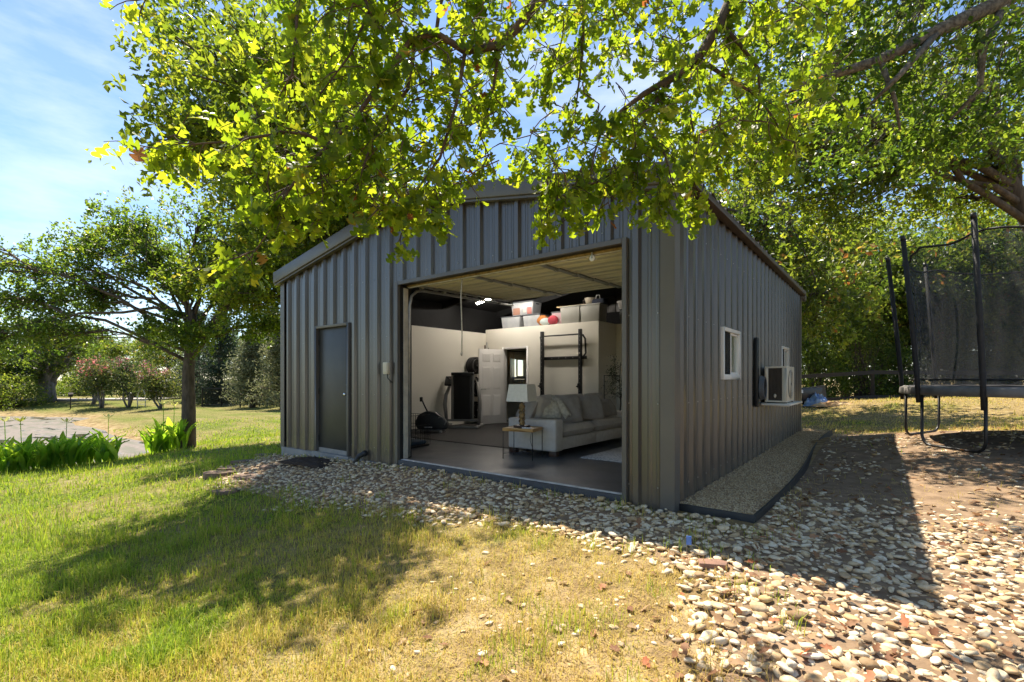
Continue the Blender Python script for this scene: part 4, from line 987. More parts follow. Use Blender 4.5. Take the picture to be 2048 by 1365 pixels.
# ------------------------------------------------------------------ gym gear
tr = empty('treadmill', (-6.62, 3.98, .013), math.radians(30), 'treadmill folded upright with curved silver uprights', 'treadmill')
mb = MB(); mb.box(-.23, .23, -.05, .03, .14, 1.30); mb.build('deck', M_plastic, tr, .02)
mb = MB(); mb.box(-.195, .195, -.062, -.051, .17, 1.26); mb.build('belt', M_rubber, tr, .004)
mb = MB(); mb.box(-.28, .28, -.08, .06, 1.27, 1.345); mb.build('deck_end_cap', M_plastic, tr, .02)
for s in (-1, 1):
    mb = MB(); mb.bar((s*.262, -.02, .16), (s*.262, -.02, 1.28), .05, .045); mb.build('side_rail', M_silver, tr, .006)
    mb = MB(); mb.tube([(s*.40, .02, .05), (s*.42, -.02, .30), (s*.44, -.05, .55), (s*.42, -.02, .78), (s*.36, .10, 1.0), (s*.33, .22, 1.14)], [.04, .045, .05, .045, .04, .035], 10); mb.build('upright', M_silver, tr)
    mb = MB(); mb.box(s*.42-.045, s*.42+.045, -.42, .42, 0, .06); mb.build('base_rail', M_silver, tr, .015)
    mb = MB(); mb.tube([(s*.34, .20, 1.12), (s*.36, .05, 1.20), (s*.36, -.12, 1.22)], .018, 8); mb.build('handrail', M_plastic, tr)
mb = MB(); mb.bar((-.40, -.06, .17), (.40, -.06, .17), .05, .05); mb.bar((-.40, -.38, .035), (.40, -.38, .035), .05, .05); mb.build('crossbar', M_silver, tr)
Mx = Matrix.Translation((-.36, .12, 1.13)) @ Matrix.Rotation(math.radians(-35), 4, 'X'); mb = MB(); mb.box(-.12, .55, -.04, .04, -.13, .13, Mx); mb.build('console', M_plastic, tr, .02)

bk = empty('exercise_bike', (-6.38, 2.75, .013), math.radians(35), 'dark grey exercise bike shroud with a stub post', 'exercise bike')
pl = [(-.34, .10), (-.38, .22), (-.28, .40), (-.12, .47), (.08, .45), (.24, .34), (.36, .20), (.38, .10), (.30, .06), (-.28, .06)]
Mx = Matrix.Rotation(math.pi/2, 4, 'X'); mb = MB(); mb.prism(pl, -.10, .10, Mx); mb.build('shroud', M_plastic, bk, .035, 3)
mb = MB(); mb.tube([(-.10, -.02, .45), (-.18, -.04, .62), (-.22, -.05, .72)], .016, 8); mb.build('post', M_blackmetal, bk)
mb = MB(); mb.box(-.26, -.21, -.10, .0, .68, .78); mb.build('post_pad', M_rubber, bk, .01)
mb = MB(); mb.box(-.16, .02, -.103, -.1005, .10, .125); mb.build('stripe', M_whitepaint, bk)
mb = MB(); mb.box(.20, .26, -.26, .26, .0, .05); mb.box(-.30, -.24, -.26, .26, .0, .05); mb.box(-.24, .20, -.03, .03, .02, .065); mb.build('stabiliser', M_silver, bk, .012)
mb = MB(); mb.tube([(.22+.10*math.cos(a), -.104, .24+.10*math.sin(a)) for a in np.linspace(-.8, 2.2, 12)], .012, 6); mb.build('trim_arc', M_silver, bk)

cr = empty('wire_crate', (-5.15, .95, .001), math.radians(8), 'black wire crate just inside the roll-up door', 'crate')
w2, d2, hh = .34, .30, .56
for (a0, a1, fixed, axis_) in ((-w2, w2, -d2, 'x'), (-w2, w2, d2, 'x'), (-d2, d2, -w2, 'y'), (-d2, d2, w2, 'y')):
    mb = MB(); P_ = (lambda u, z: (u, fixed, z)) if axis_ == 'x' else (lambda u, z: (fixed, u, z))
    for u in np.linspace(a0, a1, 13): mb.bar(P_(u, .02), P_(u, hh), .005, .005)
    for z in (.02, .2, .38, hh): mb.bar(P_(a0, z), P_(a1, z), .007, .007)
    mb.build('wire_panel', M_blackmetal, cr)
mb = MB(); mb.box(-w2+.01, w2-.01, -d2+.01, d2-.01, .0, .03); mb.build('tray', M_rubber, cr)
mb = MB(); mb.box(-w2+.04, w2-.04, -d2+.04, d2-.04, .031, .10); mb.build('pad', pmat('blue_pad', (.02, .06, .10), (.03, .05, .08), 8, .9), cr, .03)

for i, (z, lab) in enumerate(((1.55, 'top black weight plates on the wall by the white door'), (.95, 'middle black weight plates on the wall by the white door'), (.37, 'lowest black weight plates behind the white door'))):
    p = empty('weight_plate_stack', (-7.19, 4.86, z), 0, lab, 'weight plates', 'plates stored by the white door')
    for k in range(3):
        mb = MB(); Mx = Matrix.Translation((.04+.075*k, 0, 0)) @ Matrix.Rotation(math.pi/2, 4, 'Y')
        mb.lathe([(.026, 0), (.21, 0), (.225, .012), (.225, .058), (.21, .07), (.15, .07), (.14, .058), (.09, .058), (.08, .07), (.026, .07)], n=26, M=Mx); pk = mb.build('plate', M_rubber, p)
        if k == 2:
            mb = MB(); mb.tube([(.04+.075*k+.0705, .175*math.cos(a), .175*math.sin(a)) for a in np.linspace(1.2, 4.4, 14)], .006, 4); mb.build('plate_lettering_arc', M_silver, pk)
    mb = MB(); mb.cyl((0, 0, 0), (.36, 0, 0), .024, 10); mb.build('peg', M_galv, p)
rk = empty('squat_rack', (-4.65, YP-.02, 0), 0, 'black folding squat rack with pull-up bar on the white wall', 'squat rack')
for s in (-1, 1):
    x = s*.545; mb = MB(); mb.box(x-.038, x+.038, -.16, -.085, .0, 2.38); up = mb.build('upright', M_blackmetal, rk, .004)
    mb = MB()
    for z in np.arange(.2, 2.3, .10): mb.box(x-.008, x+.008, -.1615, -.1605, z, z+.016)
    mb.build('holes', M_silver, up)
    mb = MB(); mb.bar((x+s*.06, -.12, 2.25), (x+s*.09, -.05, 2.15), .03, .03); mb.bar((x+s*.09, -.05, 2.16), (x+s*.09, -.02, 1.80), .03, .03); mb.bar((x+s*.09, -.03, 1.80), (x+s*.05, -.12, 1.70), .03, .03); mb.build('wall_bracket', M_blackmetal, rk)
    mb = MB(); mb.cyl((x, -.16, 1.02), (x, -.30, 1.02), .016, 8); mb.box(x-.035, x+.035, -.20, -.162, .97, 1.09); mb.build('bar_hook', M_blackmetal, rk)
mb = MB(); mb.cyl((-.51, -.12, 2.26), (.51, -.12, 2.26), .018, 10); mb.build('pull_up_bar', M_blackmetal, rk)
mb = MB(); mb.box(-.66, .66, -.055, -.001, 1.67, 1.745); st_ = mb.build('stringer', M_blackmetal, rk, .004)
for k in range(4): mb = MB(); mb.box(-.3+.2*k-.012, -.3+.2*k+.012, -.0575, -.0555, 1.70, 1.72); mb.build('bolt', M_silver, st_)
t_ = empty('barbell_holder', (-7.10, 5.36, .0), 0, 'barbell and poles standing in the corner behind the white door', 'barbell')
for k, (dx, h_, m_) in enumerate(((0, 2.12, M_darkwood), (.05, 2.2, M_galv), (.09, 2.05, M_blackmetal))): mb = MB(); mb.cyl((dx, .02*k, .02), (dx, .02*k, h_), .022 - .004*k, 8); mb.build('pole', m_, t_)
mb = MB(); mb.box(-.05, .14, -.06, .09, 0, .06); mb.build('stand', M_blackmetal, t_, .01)
t_ = empty('wall_hooks', (-7.199, 1.95, 1.18), 0, 'small wooden hook rail on the left interior wall', 'hook rail')
mb = MB(); mb.box(0, .02, -.10, .22, .06, .09); mb.build('rail', M_wood, t_); mb = MB(); mb.box(0, .02, -.10, .22, -.05, -.02); mb.build('rail', M_galv, t_)

# ------------------------------------------------------------------ lamp, rope, cable clip
lt = empty('shop_light', (-6.87, 4.75, 3.17), 0, 'lit white tube light under the black ceiling', 'light')
LB = Vector((2.7, 0, 2.7*KS)); up_ = Vector((0, 0, .035))  # unseen length behind the raised door is added to brighten the room
mb = MB(); mb.bar(up_, LB + up_, .12, .05); mb.build('housing', M_whitepaint, lt, .006)
mb = MB(); mb.cyl((.02, 0, -.012), LB + Vector((-.02, 0, -.018)), .017, 10); mb.build('tube', emat('tube_glow', (1.0, .93, .82), 54), lt)
for f in (.12, .88): mb = MB(); mb.cyl(LB*f + Vector((0, 0, .06)), LB*f + Vector((0, 0, .13)), .005, 6); mb.build('hanger', M_galv, lt)
t_ = empty('pull_rope', (-2.95, .13, 1.52), 0, 'cream pull rope hanging from the raised door', 'rope')
mb = MB(); mb.tube([(.01, 0, 1.05), (-.01, 0, .8), (.004, 0, .5), (.012, 0, .25), (.006, 0, .04)], .009, 7); mb.build('cord', M_throw, t_)
mb = MB(); mb.sphere((.005, 0, .02), .018, 8, 6, (1, 1, 1.6)); mb.build('knot', M_throw, t_)
t_ = empty('door_pulley', (-.92, .10, 2.53), 0, 'small white pulley wheel hanging under the door header', 'pulley')
mb = MB(); mb.cyl((0, -.012, 0), (0, .012, 0), .034, 16); mb.build('wheel', M_whitepaint, t_, .003); mb = MB(); mb.box(-.008, .008, -.016, .016, .0, .07); mb.build('bracket', M_galv, t_)

# ------------------------------------------------------------------ loft storage
LZ = 2.561
def bin_(label, x, y, rz, sx, sy, h, m, z=LZ, lid=True, fill=None):
    t = empty('storage_bin', (x, y, z), rz, label, 'bin', 'storage bins on the loft')
    mb = MB(); a = .9
    v = [(-sx/2*a,-sy/2*a,0),(sx/2*a,-sy/2*a,0),(sx/2*a,sy/2*a,0),(-sx/2*a,sy/2*a,0),(-sx/2,-sy/2,h),(sx/2,-sy/2,h),(sx/2,sy/2,h),(-sx/2,sy/2,h)]
    mb.add(v, [[3,2,1,0],[0,1,5,4],[1,2,6,5],[2,3,7,6],[3,0,4,7],[4,5,6,7]]); mb.build('tub', m, t, .018, 3)
    mb = MB(); mb.box(-sx/2-.014, sx/2+.014, -sy/2-.014, sy/2+.014, h+.001, h+.03); mb.build('lid' if lid else 'rim', M_lid if lid else m, t, .008)
    for s in (-1, 1): mb = MB(); mb.box(s*(sx/2+.002)-.012, s*(sx/2+.002)+.012, -.07, .07, h-.06, h-.03); mb.build('handle', M_lid if lid else m, t, .004)
    if fill:
        for k, (c, x0, x1, z0, z1) in enumerate(fill):
            mb = MB(); yf = -sy/2*.93; mb.box(x0*sx, x1*sx, yf-.006-.012*z1/h*0, yf+.05, z0*h, z1*h); mb.build('contents', pmat('bin_contents_%d_%d' % (int(x*100) % 997, k), c, None, 6, .6), t, .006)
    return t
bin_('lower clear bin at the left end of the loft', -6.42, 5.82, .05, .62, .42, .30, M_binclear)
bin_('clear bin with boxes stacked on the left end bins', -6.05, 5.85, .03, .72, .42, .34, M_binclear, LZ+.332, True, [((.30, .14, .09), -.42, -.1, .05, .72), ((.62, .58, .50), .05, .18, .2, .9), ((.35, .12, .10), .22, .42, .05, .6)])
bin_('clear bin under the stacked boxes bin', -5.72, 5.82, -.03, .55, .42, .30, M_binclear)
bin_('small pink filled bin left of the grey bins', -4.92, 5.80, 0, .34, .36, .30, pmat('pinkish_bin', (.42, .27, .29), (.36, .26, .27), 9, .4), LZ, True)
bin_('open-looking grey tote, left of the two', -4.52, 5.76, .0, .56, .40, .40, M_bingrey, LZ, False)
bin_('open-looking grey tote, right of the two', -3.98, 5.78, .0, .54, .40, .40, M_bingrey, LZ, False)
bin_('clear bin at the right corner of the loft', -3.45, 6.70, .1, .42, .40, .34, M_binclear, LZ, True, [((.30, .36, .14), -.3, .0, .5, .85), ((.6, .58, .5), .05, .2, .1, .9)])
o = MB(); o.sphere((-5.42, 5.72, LZ+.15), .15, 16, 10, (1.2, 1, .95)); tag(o.build('cushion_ball', pmat('orange_fabric', (.42, .15, .03), (.30, .10, .02), 5, .8)), 'orange round cushion on the loft', 'cushion')
o = MB(); o.sphere((-5.27, 5.60, LZ+.10), .10, 16, 10, (1.7, .6, .95)); tag(o.build('cushion_ball', pmat('pale_blue_fabric', (.45, .50, .48), (.36, .42, .42), 5, .8)), 'pale blue cushion beside the orange one', 'cushion')
o = MB(); o.sphere((-5.02, 5.58, LZ+.12), .12, 16, 10, (1.25, .6, 1.0)); tag(o.build('cushion_ball', pmat('red_fabric', (.34, .03, .05), (.26, .025, .04), 5, .8)), 'red cushion left of the grey totes', 'cushion')
t_ = empty('pine_plank', (-4.45, 5.78, LZ+.435), math.radians(2), 'pine plank lying across the grey totes', 'plank'); mb = MB(); mb.box(-.55, .35, -.05, .05, 0, .03); mb.build('board', M_pinewood, t_, .003)
t_ = empty('wicker_basket', (-4.08, 5.80, LZ+.435), 0, 'round pale basket on top of the right grey tote', 'basket')
mb = MB(); mb.lathe([(.001, 0), (.10, 0), (.14, .17), (.132, .17), (.09, .012)], n=18); mb.build('basket_body', pmat('straw', (.40, .35, .27), (.3, .26, .2), 30, .9, 0, .5), t_); mb = MB(); mb.tube([(-.13, 0, .16), (-.2, 0, .12), (-.18, 0, .03), (-.11, 0, .02)], .008, 6); mb.build('handle', M_darkwood, t_)
t_ = empty('folded_cloth', (-3.85, 5.84, LZ+.435), 0, 'dark blue bag lying on the right grey tote', 'bag'); mb = MB(); mb.box(-.17, .17, -.12, .12, 0, .13); mb.build('bag_body', pmat('navy_cloth', (.02, .025, .045), (.015, .02, .035), 9, .9), t_, .04, 3); mb = MB(); mb.tube([(-.08,-.05,.12),(-.06,-.05,.22),(.02,-.05,.22),(.04,-.05,.12)], .008, 6); mb.build('strap', M_whitepaint, t_)
t_ = empty('white_tub', (-3.50, 6.55, LZ+.375), 0, 'white open tub on the corner bin', 'tub')
mb = MB(); mb.lathe([(.001, 0), (.15, 0), (.21, .17), (.225, .17), (.225, .185), (.205, .185), (.145, .012)], n=22); mb.build('tub_body', M_whitepaint, t_); mb = MB(); mb.tube([(.2, 0, .17), (.29, 0, .15), (.28, .02, .08), (.2, 0, .06)], .007, 6); mb.build('handle', M_whitepaint, t_)

# ------------------------------------------------------------------ curtains and hanging rail in the back room
for (y0, y1, lab) in ((6.40, 6.72, 'sheer curtain on the left of the small back room window'), (7.28, 7.75, 'sheer curtain on the right of the small back room window')):
    mb = MB(); n_ = 20; V = []
    for i in range(n_+1):
        yy = y0 + (y1-y0)*i/n_; d_ = .03*math.sin(i*1.9)
        V += [(-7.13+d_, yy, 1.0), (-7.13+d_*.6, yy, 2.0)]
    mb.add(V, [[2*i, 2*i+2, 2*i+3, 2*i+1] for i in range(n_)], True); tag(mb.build('curtain', M_curtain), lab, 'curtain', 'curtains at the back room window')
o = MB(); o.cyl((-7.13, 6.3, 2.02), (-7.13, 7.85, 2.02), .012, 8); tag(o.build('curtain_rod', M_blackmetal), 'thin curtain rod above the back room window', 'curtain rod')
t_ = empty('roller_blind', (-7.18, 7.02, 1.78), 0, 'rolled blind at the top of the back room window', 'blind'); mb = MB(); mb.box(0, .012, -.38, .38, 0, .10); mb.build('slat_stack', M_shade, t_); mb = MB(); mb.cyl((.01, -.38, .16), (.01, .38, .16), .022, 10); mb.build('roll', M_shade, t_)

# ------------------------------------------------------------------ potted olive tree and black stand behind the sofa
M_oliveleaf = leafmat('artificial_leaf', [(0, (.018, .028, .014)), (1, (.045, .060, .028))], .25)
pt = empty('potted_tree', (-2.88, 4.90, .001), 0, 'slim artificial olive tree behind the sofa', 'plant')
mb = MB(); mb.lathe([(.001, 0), (.12, 0), (.16, .30), (.15, .30), (.14, .27), (.001, .27)], n=18); mb.build('pot', M_blackmetal, pt)
mb = MB(); mb.tube([(0,0,.28),(.02,.01,.7),(-.01,.02,1.1),(.02,0,1.55)], [.015,.013,.01,.006], 7)
tips = []
rr = random.Random(8)
for k in range(16):
    z = rr.uniform(.75, 1.5); a = rr.uniform(0, 6.28); l = rr.uniform(.18, .40); e = (l*math.cos(a), l*math.sin(a), z + rr.uniform(-.05, .25)); mb.tube([(0, 0, z), (e[0]*.5, e[1]*.5, z+.06), e], [.006,.004,.002], 5); tips += [((0,0,z), e)]
mb.build('stem', M_darkwood, pt)
def quad_leaves(P, L_, Wd, rng_, up=.3, droop=.2):
    n = len(P); d = rng_.normal(size=(n,3)); d[:,2] -= droop; d /= np.linalg.norm(d, axis=1)[:,None]
    nn = rng_.normal(size=(n,3)); nn[:,2] += up*3; s = np.cross(d, nn); s /= np.linalg.norm(s, axis=1)[:,None]+1e-9; nn = np.cross(s, d)
    L_ = np.broadcast_to(L_, (n,))[:,None]; Wd = np.broadcast_to(Wd, (n,))[:,None]
    V = np.stack([P - d*L_*.5, P + s*Wd*.5 + nn*Wd*.12, P + d*L_*.5 - nn*L_*.08, P - s*Wd*.5 + nn*Wd*.12], 1).reshape(-1,3)
    k = np.arange(n)[:,None]*4
    return V, np.concatenate([k+[0,1,2], k+[0,2,3]])
rg = np.random.default_rng(5); P = []
for (a, e) in tips:
    for k in range(46):
        f = rg.uniform(.3, 1.05); P.append([a[i] + (e[i]-a[i])*f + rg.normal(0, .045) for i in range(3)])
P = np.array(P); V, F = quad_leaves(P, rg.uniform(.045, .07, len(P)), .016, rg)
link('foliage', np_mesh('foliage', V, F, M_oliveleaf, False, {'rnd': np.repeat(rg.random(len(P)), 4)}), pt)
t_ = empty('floor_stand', (-3.10, 4.62, .001), .3, 'thin black stand with a crossbar beside the potted tree', 'stand')
mb = MB(); mb.cyl((0,0,.02), (0,0,1.28), .012, 8); mb.cyl((0,0,1.27), (.32,0,1.27), .008, 6); mb.build('pole', M_blackmetal, t_); mb = MB(); mb.lathe([(.001,0),(.13,0),(.13,.015),(.02,.022)], n=18); mb.build('base', M_blackmetal, t_)

# ------------------------------------------------------------------ trampoline
TC = PD(CX + 8.2/7.2*FPX, 800, 7.2); tcx, tcy = TC.x, TC.y; TR = 1.86; TZ = .17
tp = empty('trampoline', (tcx, tcy, 0), YAW, 'round trampoline with a black net enclosure', 'trampoline')
FH = 1.07
def ring(r, z, n=48): return [(r*math.cos(a), r*math.sin(a), z) for a in np.linspace(0, 2*math.pi, n)]
mb = MB(); mb.tube(ring(TR, FH-.03), .024, 8, False); mb.build('frame_ring', M_blackmetal, tp)
mb = MB(); n_ = 48; V = []
for i in range(n_):
    a = 2*math.pi*i/n_; w_ = .006*math.sin(i*2.3)
    for (r_, z_) in ((TR-.30, FH+.005+w_), (TR-.20, FH+.02+w_), (TR-.02, FH+.015), (TR+.035, FH-.01), (TR+.045, FH-.10+.012*math.sin(i*1.7)), (TR+.03, FH-.12)): V.append((r_*math.cos(a), r_*math.sin(a), z_))
mb.add(V, [[i*6+k, ((i+1)%n_)*6+k, ((i+1)%n_)*6+k+1, i*6+k+1] for i in range(n_) for k in range(5)], True); mb.build('pad', M_padgrey, tp)
mb = MB(); V = [((TR-.30)*math.cos(2*math.pi*i/48), (TR-.30)*math.sin(2*math.pi*i/48), FH-.01) for i in range(48)]; mb.add(V, [list(range(48))]); mb.build('jump_mat', M_rubber, tp)
angs = {'near': math.radians(199.5), 'b': math.radians(170.5), 'a': math.radians(127.5), 'c': math.radians(96.5), 'e': math.radians(20), 'f': math.radians(-10), 'g': math.radians(-60), 'h': math.radians(-90)}
def tpt(a, r, z): return (r*math.cos(a), r*math.sin(a), z)
gz = lambda a: TZ + .03*math.sin(a)
for a, b_ in (('near','b'), ('a','c'), ('e','f'), ('g','h')):
    A, B = angs[a], angs[b_]; za, zb_ = .13, .13
    def g_at(an):
        p = Matrix.Rotation(YAW, 3, 'Z') @ Vector(tpt(an, TR, 0)); return tz1(tcx+p.x, tcy+p.y) + .022
    za, zb_ = g_at(A), g_at(B); pa, pb = Vector(tpt(A, TR, 0)), Vector(tpt(B, TR, 0)); ab = (pb-pa)
    mb = MB(); pts = [tpt(A, TR, FH-.05), tpt(A, TR, za+.14)] + [tuple(pa + ab*f + Vector((0,0,za*(1-f)+zb_*f + h_))) for f, h_ in ((.03,.06),(.09,.012),(.16,0),(.5,0),(.84,0),(.91,.012),(.97,.06))] + [tpt(B, TR, zb_+.14), tpt(B, TR, FH-.05)]
    mb.tube(pts, .021, 8); mb.build('leg', M_blackmetal, tp)
PT = 3.36
for k, a in enumerate(angs.values()):
    r0, r1 = TR+.055, TR + .28
    mb = MB(); z0 = FH-.24 if k else FH - .30
    mb.tube([tpt(a, r0+.0, z0), tpt(a, r0+.01, FH+.1), tpt(a, r0+.07, 1.9), tpt(a, r1-.02, PT)], [.027, .035, .036, .034], 9); pk = mb.build('pole', M_foam, tp)
    mb = MB(); mb.cyl(tpt(a, r1-.02, PT), tpt(a, r1, PT+.07), .039, 9, .03); mb.build('pole_cap', M_blackmetal, pk)
    mb = MB(); mb.tube([tpt(a, r1-.03, PT-.07), tpt(a, TR+.02, PT-.14)], .006, 5); mb.build('tie', M_blackmetal, pk)
na = 264; V = []; zs = np.linspace(FH+.02, PT-.12, 14); al = sorted([a % (2*math.pi) for a in angs.values()])
for j, z in enumerate(zs):
    tt = j/13
    for i in range(na):
        a = 2*math.pi*i/na; dm = min(min(abs(a-x), 2*math.pi-abs(a-x)) for x in al)
        sag = .13*min(1, dm/.35)*tt; waist = .10*math.sin(math.pi*tt)
        r_ = TR - .16 + .18*tt - waist - sag*.6 + .022*math.sin(a*33+tt*3+.6*math.sin(a*7))*(.35+.65*abs(math.sin(a*3+.4))); V.append((r_*math.cos(a), r_*math.sin(a), z - sag*.9*tt))
mb = MB(); mb.add(V, [[j*na+i, j*na+(i+1)%na, (j+1)*na+(i+1)%na, (j+1)*na+i] for j in range(13) for i in range(na)], True); mb.build('net', M_net, tp)
mb = MB(); mb.tube(V[-na:] + [V[-na]], .016, 7, False); mb.build('net_rim', M_foam, tp)
mb = MB(); mb.tube([(x, y, z+.10) for x, y, z in V[:na]] + [(V[0][0], V[0][1], V[0][2]+.10)], .012, 6, False); mb.build('net_hem', M_foam, tp)

# ------------------------------------------------------------------ fence, cart and oddments to the right
def fence(p0, p1, posts, label, rails=(.28, .95), h=1.1, name='rail_fence'):
    f = empty(name, (0, 0, 0), 0, label, 'fence'); a = Vector((p0.x, p0.y, 0)); d = Vector((p1.x-p0.x, p1.y-p0.y, 0))
    za, zb_ = tz1(p0.x, p0.y), tz1(p1.x, p1.y); f.location = (p0.x, p0.y, za)
    gp_ = []
    for k in range(posts):
        q = a + d*(k/(posts-1)); z = tz1(q.x, q.y); gp_.append(Vector((q.x-p0.x, q.y-p0.y, z-za)))
        mb = MB(); mb.box(q.x-p0.x-.07, q.x-p0.x+.07, q.y-p0.y-.07, q.y-p0.y+.07, z-za-.2, z-za+h+.02); mb.build('post', M_fence, f, .008)
    n_ = Vector((d.y, -d.x, 0)).normalized()*.085
    for k in range(posts-1):
        for r_ in rails: mb = MB(); mb.bar(gp_[k]+n_+Vector((0,0,r_)), gp_[k+1]+n_+Vector((0,0,r_)), .03, .16); mb.build('rail', M_fence, f)
    return f
fence(PD(1560, 790, 20), PD(2300, 790, 20), 5, 'dark wooden rail fence along the woods on the right', (.10, 1.12), 1.22)
ca = empty('yard_cart', (0, 0, 0), 0, 'small black yard cart standing behind the shed corner', 'cart'); p = PD(1607, 806, 18.6); ca.location = (p.x, p.y, tz1(p.x, p.y)); ca.rotation_euler = (0, 0, YAW)
mb = MB(); mb.prism([(-.55,.22),(.42,.22),(.56,.72),(-.62,.72)], -.3, .3, Matrix.Rotation(math.pi/2, 4, 'X')); mb.build('bed', pmat('black_poly', (.02, .022, .03), (.015, .017, .022), 5, .35), ca, .03)
mb = MB(); mb.box(-.50, -.2, -.31, -.302, .52, .64); mb.build('label_plate', M_whitepaint, ca)
for s in (-1, 1):
    mb = MB(); mb.cyl((.25, s*.30-.05, .17), (.25, s*.30+.05, .17), .17, 18); wk = mb.build('wheel', M_rubber, ca, .02); mb = MB(); mb.cyl((.25, s*.30-.056, .17), (.25, s*.30+.056, .17), .09, 14); mb.build('hub', M_galv, wk)
mb = MB(); mb.tube([(-.55,0,.25),(-.7,0,.1),(-.75,0,.02)], .02, 6); mb.build('tow_bar', M_blackmetal, ca); mb = MB(); mb.bar((.62, 0, .02), (.52, 0, .78), .05, .6); mb.build('tailgate', M_blackmetal, ca)
t_ = empty('blue_tarp', (0,0,0), 0, 'crumpled blue tarp on the grass beside the yard cart', 'tarp'); p = PD(1633, 806, 18.2); t_.location = (p.x, p.y, tz1(p.x, p.y))
def heap(sx, sy, h, seed, n=12):
    r = np.random.default_rng(seed); V = []
    for j in range(n):
        for i in range(n):
            a, b_ = i/(n-1)*2-1, j/(n-1)*2-1; e = max(0, 1-a*a)*max(0, 1-b_*b_); V.append((a*sx, b_*sy, h*e**.7*(1+r.normal(0,.22)) - .02*(e < .01)))
    mb = MB(); mb.add(V, [[j*n+i, j*n+i+1, (j+1)*n+i+1, (j+1)*n+i] for j in range(n-1) for i in range(n-1)], False); return mb
heap(.42, .3, .38, 2).build('folds', pmat('blue_tarpaulin', (.10, .22, .50), (.35, .45, .6), 5, .5), t_)
t_ = empty('orange_sheet', (0,0,0), 0, 'flattened orange sheet lying on the grass by the fence', 'sheet'); p = PD(1668, 807, 17.6); t_.location = (p.x, p.y, tz1(p.x, p.y)); t_.rotation_euler = (0,0,YAW)
heap(.75, .25, .15, 5).build('folds', pmat('orange_fabric_sheet', (.42, .20, .06), (.55, .40, .22), 4, .8), t_)

# ------------------------------------------------------------------ small things on the ground
def at_ground(px, py, z): p = PZ(px, py, z); return (p.x, p.y, tz1(p.x, p.y))
p = at_ground(1373, 1150, -.28); t_ = empty('marker_flag', p, .3, 'tiny blue marker flag standing in the river rock', 'flag')
mb = MB(); mb.cyl((0,0,-.03), (.005,0,.16), .0022, 5); mb.build('stake', M_galv, t_); mb = MB(); mb.box(-.002, .035, -.004, .004, .085, .15); mb.build('flag_cloth', pmat('blue_plastic', (.05, .17, .55), None, 8, .4), t_)
p = at_ground(1425, 1178, -.30); t_ = empty('brick_piece', p, .5, 'flat brown brick fragment at the edge of the rock', 'brick'); mb = MB(); mb.prism([(-.10,-.05),(.08,-.06),(.11,.02),(.05,.06),(-.09,.05)], 0, .045); mb.build('brick_body', M_brick, t_, .008)
for i, (px, py, sx, sy, h_, rz_, lab) in enumerate([(440,956,.30,.16,.16,.2,'dark rounded stone at the left tip of the rock bed'), (530,918,.26,.14,.10,.1,'brown flagstone at the shed left corner, nearest the wall'), (470,945,.30,.18,.07,.6,'flat brown stone between the dark stone and the shed corner'), (505,965,.32,.2,.06,-.4,'flat reddish stone low on the rock bed edge'), (545,950,.24,.2,.05,.9,'flat grey brown stone among the pale rock by the left corner'), (495,932,.30,.15,.07,.3,'long brown edging stone below the shed left corner'), (455,985,.22,.15,.05,.1,'flat tan stone in the grass below the dark stone'), (590,908,.2,.1,.06,0,'thin brown stone against the foundation')]):
    p = at_ground(px, py, -.40); t_ = empty('edging_stone', p, rz_ + .6, lab, 'stone', 'edging stones at the left of the rock bed')
    r = np.random.default_rng(90+i); mb = MB(); mb.prism([(sx*math.cos(a)*r.uniform(.75,1.05), sy*math.sin(a)*r.uniform(.75,1.1)) for a in np.linspace(0, 2*math.pi, 9)[:-1]], -.08, h_*.45); mb.build('stone_body', M_flatstone, t_, .02, 2)
p = at_ground(625, 928, -.20); t_ = heap(.55, .28, .05, 9, 16).build('soil_patch', M_soil); t_.location = (p[0], p[1], p[2]+.03); t_.rotation_euler = (0, 0, .1); tag(t_, 'patch of dark bare soil in front of the entry door', None, None, 'structure')
# ------------------------------------------------------------------ trees
M_oakleaf = leafmat('oak_foliage', [(0, (.024, .046, .010)), (.45, (.055, .090, .016)), (.85, (.115, .150, .025)), (1, (.22, .20, .04))], .48,
                    [(0, (.14, .24, .022)), (.45, (.33, .46, .034)), (.85, (.56, .66, .052)), (1, (.66, .60, .08))], .34)
M_woodleaf = leafmat('woodland_foliage', [(0, (.022, .040, .010)), (.5, (.062, .095, .020)), (.88, (.14, .17, .038)), (.97, (.21, .18, .05)), (1, (.25, .11, .04))], .46,
                    [(0, (.08, .15, .020)), (.5, (.24, .36, .04)), (.88, (.46, .55, .07)), (.97, (.58, .50, .10)), (1, (.55, .25, .07))], .36)
M_cedarleaf = leafmat('cedar_foliage', [(0, (.020, .036, .018)), (.6, (.045, .068, .034)), (1, (.11, .13, .075))], .25, None, .6)
M_paleleaf = leafmat('pale_conifer_foliage', [(0, (.07, .085, .045)), (.6, (.14, .155, .085)), (1, (.22, .22, .13))], .3, None, .6)
M_myrtle = leafmat('crape_myrtle_foliage', [(0, (.028, .050, .014)), (.6, (.07, .10, .022)), (1, (.14, .14, .04))], .42, None, .4)
M_blossom = leafmat('pink_blossom', [(0, (.42, .10, .14)), (1, (.60, .22, .26))], .4, None, .6)

